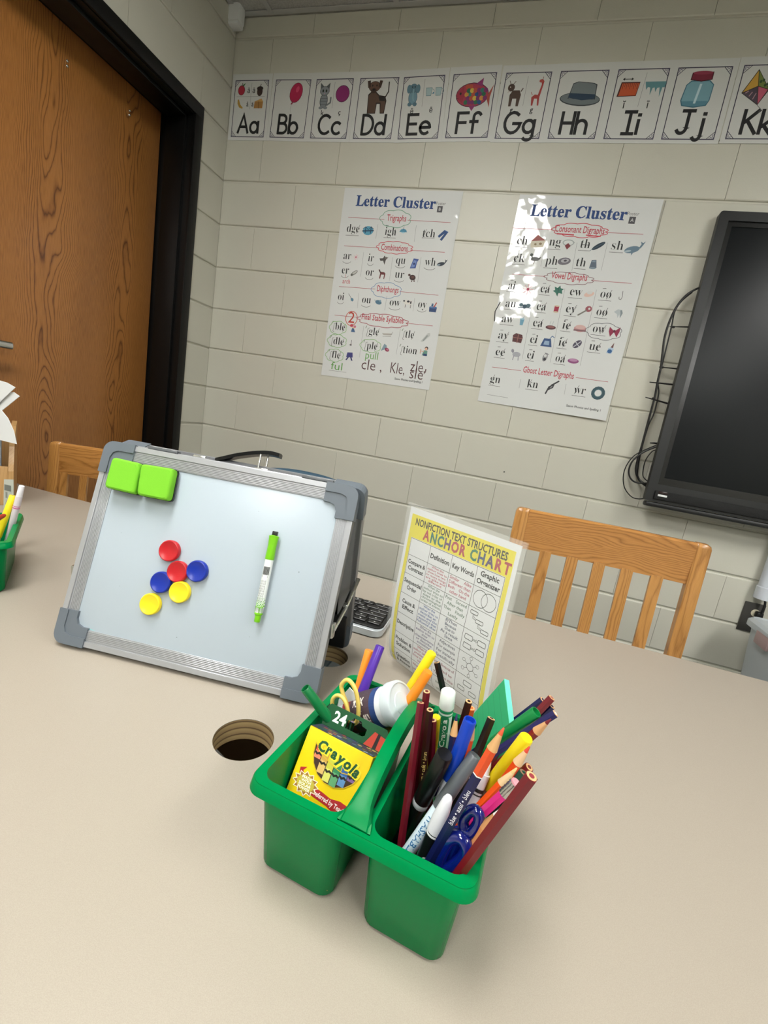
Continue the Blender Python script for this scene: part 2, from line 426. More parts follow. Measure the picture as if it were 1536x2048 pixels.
for k, (c_, r_) in enumerate(LIGHTS):
    x0, x1, y1, y0 = xs[c_]+0.014, xs[c_+1]-0.014, ys[r_]-0.014, ys[r_+2]+0.014
    cx, cy = (x0+x1)/2, (y0+y1)/2
    L_ = thing('ceiling_light', (cx, cy, CEIL), names[k], 'ceiling light', 'recessed ceiling lights')
    f = MB()
    for c, d in (((cx, y0+0.012, CEIL+0.006), (x1-x0, 0.024, 0.03)), ((cx, y1-0.012, CEIL+0.006), (x1-x0, 0.024, 0.03)), ((x0+0.012, cy, CEIL+0.006), (0.024, y1-y0-0.048, 0.03)), ((x1-0.012, cy, CEIL+0.006), (0.024, y1-y0-0.048, 0.03))):
        f.box(c, d, 0.002)
    HB = 0.070
    for c, d in (((cx, y0+0.004, CEIL+HB/2), (x1-x0, 0.008, HB)), ((cx, y1-0.004, CEIL+HB/2), (x1-x0, 0.008, HB)), ((x0+0.004, cy, CEIL+HB/2), (0.008, y1-y0, HB)), ((x1-0.004, cy, CEIL+HB/2), (0.008, y1-y0, HB)), ((cx, cy, CEIL+HB+0.004), (x1-x0, y1-y0, 0.008))): f.box(c, d)
    part('frame', f, GRIDM, L_)
    d = MB(); d.box((cx, cy, CEIL+HB-0.006), (x1-x0-0.02, y1-y0-0.02, 0.008)); part('diffuser', d, EMIT, L_)

# ---- door in a deep black steel frame (left wall)
DX = -0.17
door = MB(); door.box((DX-0.022, (JY0+JY1)/2, 1.170), (0.044, (JY0-JY1)-0.092, 2.335), 0.002)
door_1 = struct('door_1', door, DOOROAK, (DX, -0.252, 0.0))
for (y, z) in ((-0.702, 2.224), (-0.702, 2.208), (-0.420, 2.234), (-0.420, 2.218)):
    b = MB(); b.lathe([(0.0001, 0.0045), (0.003, 0.004), (0.0048, 0.002), (0.005, 0.0)][::-1], (DX, y, z), (1, 0, 0), 12); part('bolt_head', b, STEEL, door_1)
hd = MB(); hd.tube([(DX+0.062, -0.935, 1.186), (DX+0.062, -1.075, 1.186)], 0.013, 12, flat=.6)
hd.tube([(DX, -1.06, 1.186), (DX+0.062, -1.06, 1.186)], 0.010, 10); hd.lathe([(0.027, 0), (0.027, 0.008), (0.022, 0.011)], (DX, -1.06, 1.186), (1, 0, 0), 20)
part('lever_handle', hd, STEEL, door_1)
fr = MB()
def jamb(mb, y, s):
    # s=+1: jamb whose inner side faces -y
    mb.box((0.004, y+s*0.024, (DZ)/2), (0.012, 0.052, DZ), 0.002)          # face
    mb.box((-0.10, y+s*0.0, DZ/2-0.02), (0.20, 0.004, DZ-0.04))             # reveal
    mb.box((-0.085, y-s*0.008, DZ/2-0.03), (0.17-0.065, 0.016, DZ-0.06), 0.002)   # stop
jamb(fr, -0.236, 1); jamb(fr, JY1+0.036, -1)
fr.box((0.004, (JY0+JY1)/2, DZ-0.026), (0.0135, (JY0-JY1)+0.024, 0.052), 0.002)
fr.box((-0.215, (JY0+JY1)/2, 1.2), (0.01, JY0-JY1+0.1, 2.5))  # unseen backing panel, added to stop world light leaking around the door
fr.box((-0.10, (JY0+JY1)/2, DZ-0.054), (0.20, JY0-JY1-0.06, 0.004))
fr.box((-0.085, (JY0+JY1)/2, DZ-0.064), (0.105, JY0-JY1-0.08, 0.016), 0.002)
struct('trim_1', fr, BLACKP, (0, 0, 0))

# ================================================================== table
TB = thing('work_table', (1.5, -1.7, 0.0), 'long beige laminate table with round holes cut in its top', 'table')
tx0, tx1, ty0, ty1 = 0.015, 3.15, -2.45, -1.066
top = MB(); holes = [(1.4325, -1.7505, 0.0375), (1.4430, -1.5085, 0.0365)]
pl = rrect(tx0, tx1, ty0, ty1, 0.035, 6)
pl = [(x, y-0.0046*(x-0.1)) for x, y in pl]
top.prism(pl, T-0.030, T, 0, [circ(x, y, r, 40)[::-1] for x, y, r in holes], side_mi=1)
part('tabletop', top, [LAMINATE, EDGE], TB)
for x, y, r in holes:
    hr = MB(); n = 40; a = circ(x, y, r-0.0002, n); b = circ(x, y, r+0.004, n)
    vs = [(p[0], p[1], T-0.0008) for p in a]+[(p[0], p[1], T-0.0305) for p in a]
    hr.add(vs, [[i, n+i, n+(i+1) % n, (i+1) % n] for i in range(n)], 0, True)
    hr.add([(p[0], p[1], T-0.0305) for p in a]+[(p[0], p[1], T-0.0305) for p in b], [[i, n+i, n+(i+1) % n, (i+1) % n] for i in range(n)], 0)
    part('plywood_hole_lining', hr, PLY, TB, label='bare plywood layers inside the round hole')
TLEG = mat('table_leg_metal', '#2a2b2d', 0.4, 0.6)
for x, y in ((0.07, -1.30), (2.95, -1.25), (0.25, -2.25), (2.95, -2.25)):
    l = MB(); l.tube([(x, y, T-0.031), (x, y, 0.03)], 0.025, 14); l.lathe([(0.032, 0.0), (0.032, 0.02), (0.026, 0.03)], (x, y, 0.0), (0, 0, 1), 14); part('leg', l, TLEG, TB)
# things seen through the front hole
bx = MB(); bx.box((1.30, -1.46, 0.25), (0.34, 0.30, 0.50), 0.004); tag(part('cardboard_box', bx, mat('cardboard', '#6a4d2c', 0.85)), 'brown cardboard box under the table, seen through the front hole', 'box')
# ================================================================== alphabet cards
def arc(cx, cy, rx, ry, a0, a1, n=14): return [(cx+rx*math.cos(R(a0+(a1-a0)*i/n)), cy+ry*math.sin(R(a0+(a1-a0)*i/n))) for i in range(n+1)]
GL = {  # stroke letters, cap height 1, x-height .62: (strokes, width)
'A': ([[(0, 0), (.36, 1), (.72, 0)], [(.14, .33), (.58, .33)]], .72),
'a': ([arc(.27, .30, .27, .30, 0, 360), [(.56, .62), (.56, 0)]], .56),
'B': ([[(0, 0), (0, 1)], [(0, 1)]+arc(.25, .77, .25, .23, 90, -90)+[(0, .54)], [(0, .54)]+arc(.3, .27, .28, .27, 90, -90)+[(0, 0)]], .58),
'b': ([[(0, 1), (0, 0)], arc(.29, .30, .28, .30, 0, 360)], .57),
'C': ([arc(.42, .5, .42, .5, 50, 310)], .74),
'c': ([arc(.30, .31, .30, .31, 50, 310)], .52),
'D': ([[(0, 0), (0, 1)], [(0, 1)]+arc(.2, .5, .46, .5, 90, -90)+[(0, 0)]], .66),
'd': ([arc(.28, .30, .28, .30, 0, 360), [(.57, 1), (.57, 0)]], .57),
'E': ([[(.58, 1), (0, 1), (0, 0), (.58, 0)], [(0, .52), (.5, .52)]], .58),
'e': ([[(.02, .33), (.58, .33)]+arc(.30, .31, .29, .31, 5, 310)], .6),
'F': ([[(.58, 1), (0, 1), (0, 0)], [(0, .52), (.48, .52)]], .56),
'f': ([arc(.38, .80, .2, .2, 30, 180)+[(.18, 0)], [(0, .56), (.42, .56)]], .52),
'G': ([arc(.42, .5, .42, .5, 50, 355)+[(.84, .46), (.46, .46)]], .86),
'g': ([arc(.28, .32, .28, .30, 0, 360), [(.56, .62), (.56, -.12)]+arc(.30, -.12, .26, .22, 0, -140)], .56),
'H': ([[(0, 0), (0, 1)], [(.6, 0), (.6, 1)], [(0, .5), (.6, .5)]], .6),
'h': ([[(0, 1), (0, 0)], arc(.26, .36, .26, .26, 180, 0)+[(.52, 0)]], .52),
'I': ([[(.26, 0), (.26, 1)], [(0, 1), (.52, 1)], [(0, 0), (.52, 0)]], .52),
'i': ([[(0, .62), (0, 0)], [(-.03, .86), (.05, .86)]], .08),
'J': ([[(.1, 1), (.62, 1)], [(.38, 1), (.38, .26)]+arc(.16, .26, .22, .26, 0, -150)], .62),
'j': ([[(.3, .62), (.3, -.1)]+arc(.12, -.1, .18, .2, 0, -150), [(.27, .86), (.35, .86)]], .34),
'K': ([[(0, 0), (0, 1)], [(.58, 1), (.03, .45)], [(.16, .56), (.6, 0)]], .6),
'k': ([[(0, 1), (0, 0)], [(.42, .6), (.02, .26)], [(.14, .34), (.46, 0)]], .46)}
INK = '#141416'
def big_letters(S, a, b, x, y, h, w):
    wa, wb_ = GL[a][1], GL[b][1]; gap = 0.17; tot = wa+wb_+gap; k = h*0.86; kx = min(k, w/tot)
    ox = x+(w-tot*kx)/2
    for ch, o in ((a, 0), (b, wa+gap)):
        for st in GL[ch][0]: S.stroke([(ox+(o+p[0])*kx, y+p[1]*k) for p in st], h*0.135, INK, 'big_letters', 4)
BUR = '#8a1f3a'
def pic(S, n, m=1.0):
    def E(cx, cy, rx, ry, c, l=2, ang=0): S.ell(cx, cy, rx, ry, c, 'picture', l, ang)
    def P(pts, c, l=2): S.poly(pts, c, 'picture', l)
    def K(pts, w, c=INK, l=5, closed=False): S.stroke(pts, w, c, 'picture', l, closed)
    def small(t, x, y, h=0.020): S.text(t, x, y, h=h, col=INK, grp='small_letters', bold=0.01, layer=5, align=.5)
    if n == 'A':
        K([(.09, .118), (.09, .228)], .0014, '#8d8d90', 2); K([(.012, .172), (.165, .172)], .0014, '#8d8d90', 2)
        E(.036, .198, .019, .021, '#4d0f1d'); E(.036, .198, .017, .019, '#b5283f', 3); K([(.037, .215), (.040, .228)], .003, '#4a2a18'); P([(.040, .220), (.058, .229), (.047, .214)], '#3d6b39', 4)
        E(.137, .192, .015, .019, '#3a2620', 3); E(.137, .205, .017, .009, '#2b1d1a', 4); K([(.137, .212), (.141, .222)], .003, '#2b1d1a')
        P([(.020, .158), (.026, .160), (.036, .138), (.052, .124), (.047, .120), (.030, .126), (.020, .142)], '#b8923f', 3)
        P([(.112, .122), (.158, .122), (.160, .150), (.114, .150)], '#a8783f', 3); P([(.112, .150), (.150, .163), (.160, .150)], '#c69a58', 3); K([(.135, .150), (.137, .122)], .002, '#6b4620')
        for t, x, y in (('ă', .076, .187), ('ā', .104, .187), ('å', .076, .130), ('ä', .104, .130)): small(t, x, y)
    elif n == 'B':
        E(.112, .186, .032, .042, '#5c0c26', 2, -.3); E(.112, .186, .030, .040, '#b3204c', 3, -.3); E(.118, .200, .008, .013, '#cf4a6e', 4, -.3)
        P([(.094, .146), (.104, .150), (.098, .138), (.090, .138)], '#8d1a3c', 4); K([(.096, .140), (.090, .120), (.096, .104)], .0012, '#9b9b9b')
    elif n == 'C':
        K([(.092, .124), (.092, .226)], .0014, '#8d8d90', 2)
        E(.046, .152, .020, .030, '#4a4d50', 2); E(.046, .152, .017, .027, '#80868b', 3); E(.046, .192, .024, .019, '#4a4d50', 4); E(.046, .192, .022, .017, '#868c91', 5)
        P([(.024, .200), (.022, .225), (.040, .210)], '#54585b', 4); P([(.068, .200), (.070, .225), (.052, .210)], '#54585b', 4)
        E(.038, .192, .004, .006, '#1d2a22', 6); E(.054, .192, .004, .006, '#1d2a22', 6); P([(.043, .183), (.049, .183), (.046, .178)], '#c58aa0', 6)
        for y in (.162, .150, .138): K([(.031, y), (.061, y)], .0016, '#4a4d50', 6)
        K([(.064, .135), (.080, .145), (.080, .165)], .007, '#6c7276', 3); E(.034, .124, .010, .006, '#80868b', 4); E(.058, .124, .010, .006, '#80868b', 4)
        E(.136, .180, .034, .034, '#3a1030', 2); E(.136, .180, .032, .032, '#8a2668', 3)
        small('k', .047, .094, .021); small('ç', .132, .096, .021)
    elif n == 'D':
        P([(.050, .100), (.046, .175), (.070, .196), (.100, .172), (.128, .168), (.136, .150), (.132, .100), (.112, .100), (.106, .138), (.092, .138), (.090, .100)], '#2c211d', 2)
        P([(.053, .103), (.050, .172), (.070, .190), (.098, .168), (.126, .165), (.132, .150), (.129, .103), (.114, .103), (.110, .143), (.088, .143), (.087, .103)], '#5a4336', 3)
        P([(.096, .168), (.126, .165), (.130, .148), (.104, .150)], '#241f1d', 4)
        E(.072, .206, .028, .021, '#2c211d', 4); E(.072, .206, .026, .019, '#64493a', 5); P([(.036, .228), (.050, .230), (.054, .205), (.042, .200)], '#3f2d24', 6); P([(.108, .228), (.094, .230), (.090, .205), (.102, .200)], '#3f2d24', 6)
        E(.062, .210, .003, .004, '#111111', 7); E(.082, .210, .003, .004, '#111111', 7); E(.070, .190, .013, .010, '#3b2a22', 6); E(.070, .194, .005, .004, '#0c0c0c', 7)
        K([(.126, .160), (.140, .185), (.138, .222)], .005, '#2c211d', 3)
    elif n == 'E':
        K([(.094, .124), (.094, .228)], .0014, '#8d8d90', 2)
        E(.048, .160, .020, .028, '#3c5a68', 2); E(.048, .160, .018, .026, '#6f93a3', 3); E(.048, .195, .018, .018, '#557684', 4); E(.028, .193, .010, .017, '#5b7e8d', 5); E(.068, .193, .010, .017, '#5b7e8d', 5); K([(.048, .190), (.048, .160), (.052, .148)], .007, '#7d9fae', 6)
        E(.042, .200, .002, .003, '#101010', 7); E(.054, .200, .002, .003, '#101010', 7); E(.036, .134, .009, .008, '#557684', 4); E(.060, .134, .009, .008, '#557684', 4)
        for cx in (.118, .160):
            P([(cx-.014, .195), (cx+.014, .195), (cx+.011, .163), (cx-.011, .163)], '#6d8a90', 3); P([(cx-.012, .193), (cx+.012, .193), (cx+.0095, .165), (cx-.0095, .165)], '#a5bcc0', 4)
            K(arc(cx+.015, .180, .008, .009, 90, -90), .002, '#6d8a90', 4)
        E(.139, .174, .004, .003, '#3f7fa5', 4); small('ĕ', .050, .098); small('ē', .136, .100)
    elif n == 'F':
        P([(.150, .150), (.176, .196), (.166, .150), (.168, .112)], '#a54a3a', 3)
        E(.090, .160, .070, .046, '#50243a', 2); E(.090, .160, .067, .043, '#a9354b', 3)
        P([(.10, .20), (.130, .222), (.128, .190)], '#8b2e6a', 3); P([(.080, .120), (.096, .100), (.110, .122)], '#8b2e6a', 3)
        P([(.022, .165), (.050, .192), (.058, .160), (.050, .130), (.026, .150)], '#9c2c40', 4)
        cols = ['#c98b3c', '#2c6a4c', '#274f86', '#b9513a', '#7b2b66', '#cdb04b', '#397a6d']; r_ = random.Random(3)
        for i in range(26):
            gx, gy = i % 6, i//6
            x, y = .066+gx*.0145+(gy % 2)*.007, .133+gy*.0145
            if ((x-.09)/.066)**2+((y-.160)/.042)**2 < .92: E(x, y, .009, .009, cols[r_.randrange(7)], 5+(gy % 2))
        E(.040, .166, .004, .005, '#151515', 8); K([(.024, .150), (.034, .147)], .0015)
    elif n == 'G':
        K([(.090, .120), (.090, .226)], .0014, '#8d8d90', 2)
        P([(.030, .118), (.028, .160), (.038, .176), (.066, .176), (.074, .160), (.070, .118), (.060, .118), (.058, .146), (.042, .146), (.040, .118)], '#4a362d', 3)
        E(.030, .186, .014, .014, '#4a362d', 4); P([(.022, .176), (.016, .166), (.028, .172)], '#b8b0a8', 5); K([(.026, .198), (.020, .210)], .003, '#7a7068'); K([(.036, .198), (.044, .208)], .003, '#7a7068'); E(.026, .188, .002, .002, '#f0e8d8', 6); K([(.072, .172), (.078, .182)], .004, '#4a362d')
        P([(.122, .120), (.118, .150), (.130, .160), (.142, .158), (.150, .195), (.146, .210), (.158, .208), (.156, .190), (.150, .150), (.152, .120), (.146, .120), (.142, .145), (.130, .145), (.128, .120)], '#a63c3a', 3)
        E(.147, .208, .009, .006, '#b24a42', 4); K([(.150, .212), (.152, .222)], .002, '#7a2422'); K([(.120, .158), (.114, .168)], .002, '#a63c3a')
        small('g', .046, .096); small('g', .128, .096)
    elif n == 'H':
        E(.092, .140, .078, .024, '#2b3236', 2, -.06); E(.092, .141, .075, .021, '#6d7679', 3, -.06)
        P([(.045, .142), (.056, .196), (.075, .202), (.135, .196), (.148, .190), (.150, .138)], '#2b3236', 4); P([(.048, .143), (.058, .194), (.076, .200), (.134, .194), (.145, .188), (.147, .139)], '#727b7e', 5)
        P([(.047, .146), (.050, .162), (.148, .156), (.147, .140), (.100, .136)], '#23394f', 6)
    elif n == 'I':
        K([(.098, .112), (.104, .226)], .0014, '#8d8d90', 2)
        P([(.012, .146), (.020, .196), (.088, .196), (.082, .148)], '#4a1c12', 2); P([(.018, .149), (.024, .192), (.086, .192), (.080, .150)], '#c3552c', 3)
        for i in range(9): K([(.028+i*.0065, .192), (.0275+i*.0065, .180 if i % 2 else .172)], .0013, '#25110b', 5)
        K([(.028, .206), (.056, .206)], .0022); P([(.022, .206), (.030, .211), (.030, .201)], INK, 5); P([(.062, .206), (.054, .211), (.054, .201)], INK, 5)
        P([(.106, .196), (.180, .196), (.178, .176), (.170, .176), (.165, .144), (.160, .176), (.152, .174), (.148, .160), (.143, .176), (.136, .174), (.131, .150), (.127, .176), (.119, .178), (.114, .168), (.110, .182)], '#5f8e95', 3)
        small('ĭ', .046, .106, .024); small('ī', .132, .106, .024)
    elif n == 'J':
        P([(.040, .112), (.032, .130), (.040, .182), (.054, .196), (.118, .196), (.134, .182), (.132, .130), (.124, .112), (.082, .106)], '#3f6e80', 2)
        P([(.043, .115), (.036, .131), (.043, .181), (.056, .193), (.116, .193), (.131, .181), (.129, .131), (.121, .115), (.082, .110)], '#78a4b2', 3)
        P([(.038, .128), (.126, .128), (.121, .115), (.082, .110), (.043, .115)], '#57899c', 4); P([(.078, .120), (.086, .120), (.094, .185), (.086, .185)], '#bcd5da', 4)
        P([(.050, .198), (.052, .222), (.124, .224), (.124, .198), (.088, .192)], '#3d0f1a', 4); P([(.053, .200), (.055, .219), (.121, .221), (.121, .200), (.088, .195)], '#7c2238', 5); E(.088, .221, .034, .006, '#92344a', 6)
    elif n == 'K':
        P([(.012, .150), (.050, .226), (.100, .160), (.074, .110)], '#2a211c', 2); P([(.016, .152), (.050, .221), (.060, .172)], '#c79a3c', 3); P([(.052, .221), (.096, .162), (.062, .172)], '#6f7f3c', 3); P([(.016, .149), (.060, .170), (.072, .114)], '#4e4350', 3); P([(.062, .170), (.095, .160), (.074, .114)], '#c05a70', 3)
        for i in range(4): E(.066+i*.008, .186-i*.006+(.01 if i % 2 else 0), .004, .005, '#2f4a2a', 5)
        for i in range(3): K([(.026+i*.014, .150-i*.010), (.034+i*.013, .156-i*.004)], .003, '#b08a92', 5)
        K([(.074, .110), (.090, .096), (.084, .086)], .0018, '#6a6a6a')
CARDS = [('A', .023, 2.3730, 0), ('B', .238, 2.3735, -1.2), ('C', .454, 2.3715, 0), ('D', .671, 2.3715, .6), ('E', .886, 2.3720, 3.0), ('F', 1.102, 2.3790, 2.2), ('G', 1.316, 2.3795, .4), ('H', 1.533, 2.3815, .5), ('I', 1.749, 2.3825, .5), ('J', 1.960, 2.3840, .4), ('K', 2.180, 2.3870, .8)]
PICN = {'A': 'apple, acorn, banana and bag', 'B': 'red balloon', 'C': 'grey cat and purple circle', 'D': 'brown dog', 'E': 'elephant and two mugs', 'F': 'patchwork fish', 'G': 'goat and red giraffe', 'H': 'grey hat', 'I': 'orange ruler and icicles', 'J': 'blue jar with a red lid', 'K': 'kite'}
for L_, x, z, a in CARDS:
    X = V((math.cos(R(a*.6)), 0, math.sin(R(a*.6)))); Y = V((-math.sin(R(a)), 0, math.cos(R(a)))); Nn = V((0, -1, 0))
    o = V((x, -0.0016-0.0004*(ord(L_) % 2), z))
    fn = lambda px, py, l, o=o, X=X, Y=Y: o+X*px+Y*py+V((0, -1, 0))*l
    c = thing('alphabet_card', o, 'white alphabet card %s%s with %s, dark blue border' % (L_, L_.lower(), PICN[L_]), 'card', 'alphabet cards in a row along the wall')
    mb = MB(); q = [(-.018, -.0150), (.199, -.0150), (.199, .2660), (-.018, .2660)]
    mb.loft([[fn(p[0], p[1], -.0012) for p in q], [fn(p[0], p[1], 0) for p in q]], 0, smooth=False)
    part('laminated_sheet', mb, FILM2, c)
    S = Sheet(fn)
    S.frame(0, 0, .180, .2385, .0032, '#2b2740')
    for cx, cy, sx, sy in ((0, 0, 1, 1), (.18, 0, -1, 1), (.18, .2385, -1, -1), (0, .2385, 1, -1)):
        S.stroke([(cx+sx*.026, cy), (cx, cy+sy*.026)], .0020, '#2b2740', 'border', 3)
        for k in (.35, .65): S.stroke([(cx, cy), (cx+sx*.026*k, cy+sy*.026*(1-k))], .0014, '#5f5a78', 'border', 3)
        S.stroke([(cx+sx*.017, cy+sy*.002), (cx+sx*.007, cy+sy*.007), (cx+sx*.002, cy+sy*.017)], .0013, '#5f5a78', 'border', 3)
    pic(S, L_); big_letters(S, L_, L_.lower(), .022, .018 if L_ not in 'GJ' else .020, .088, .136)
    S.build(c)

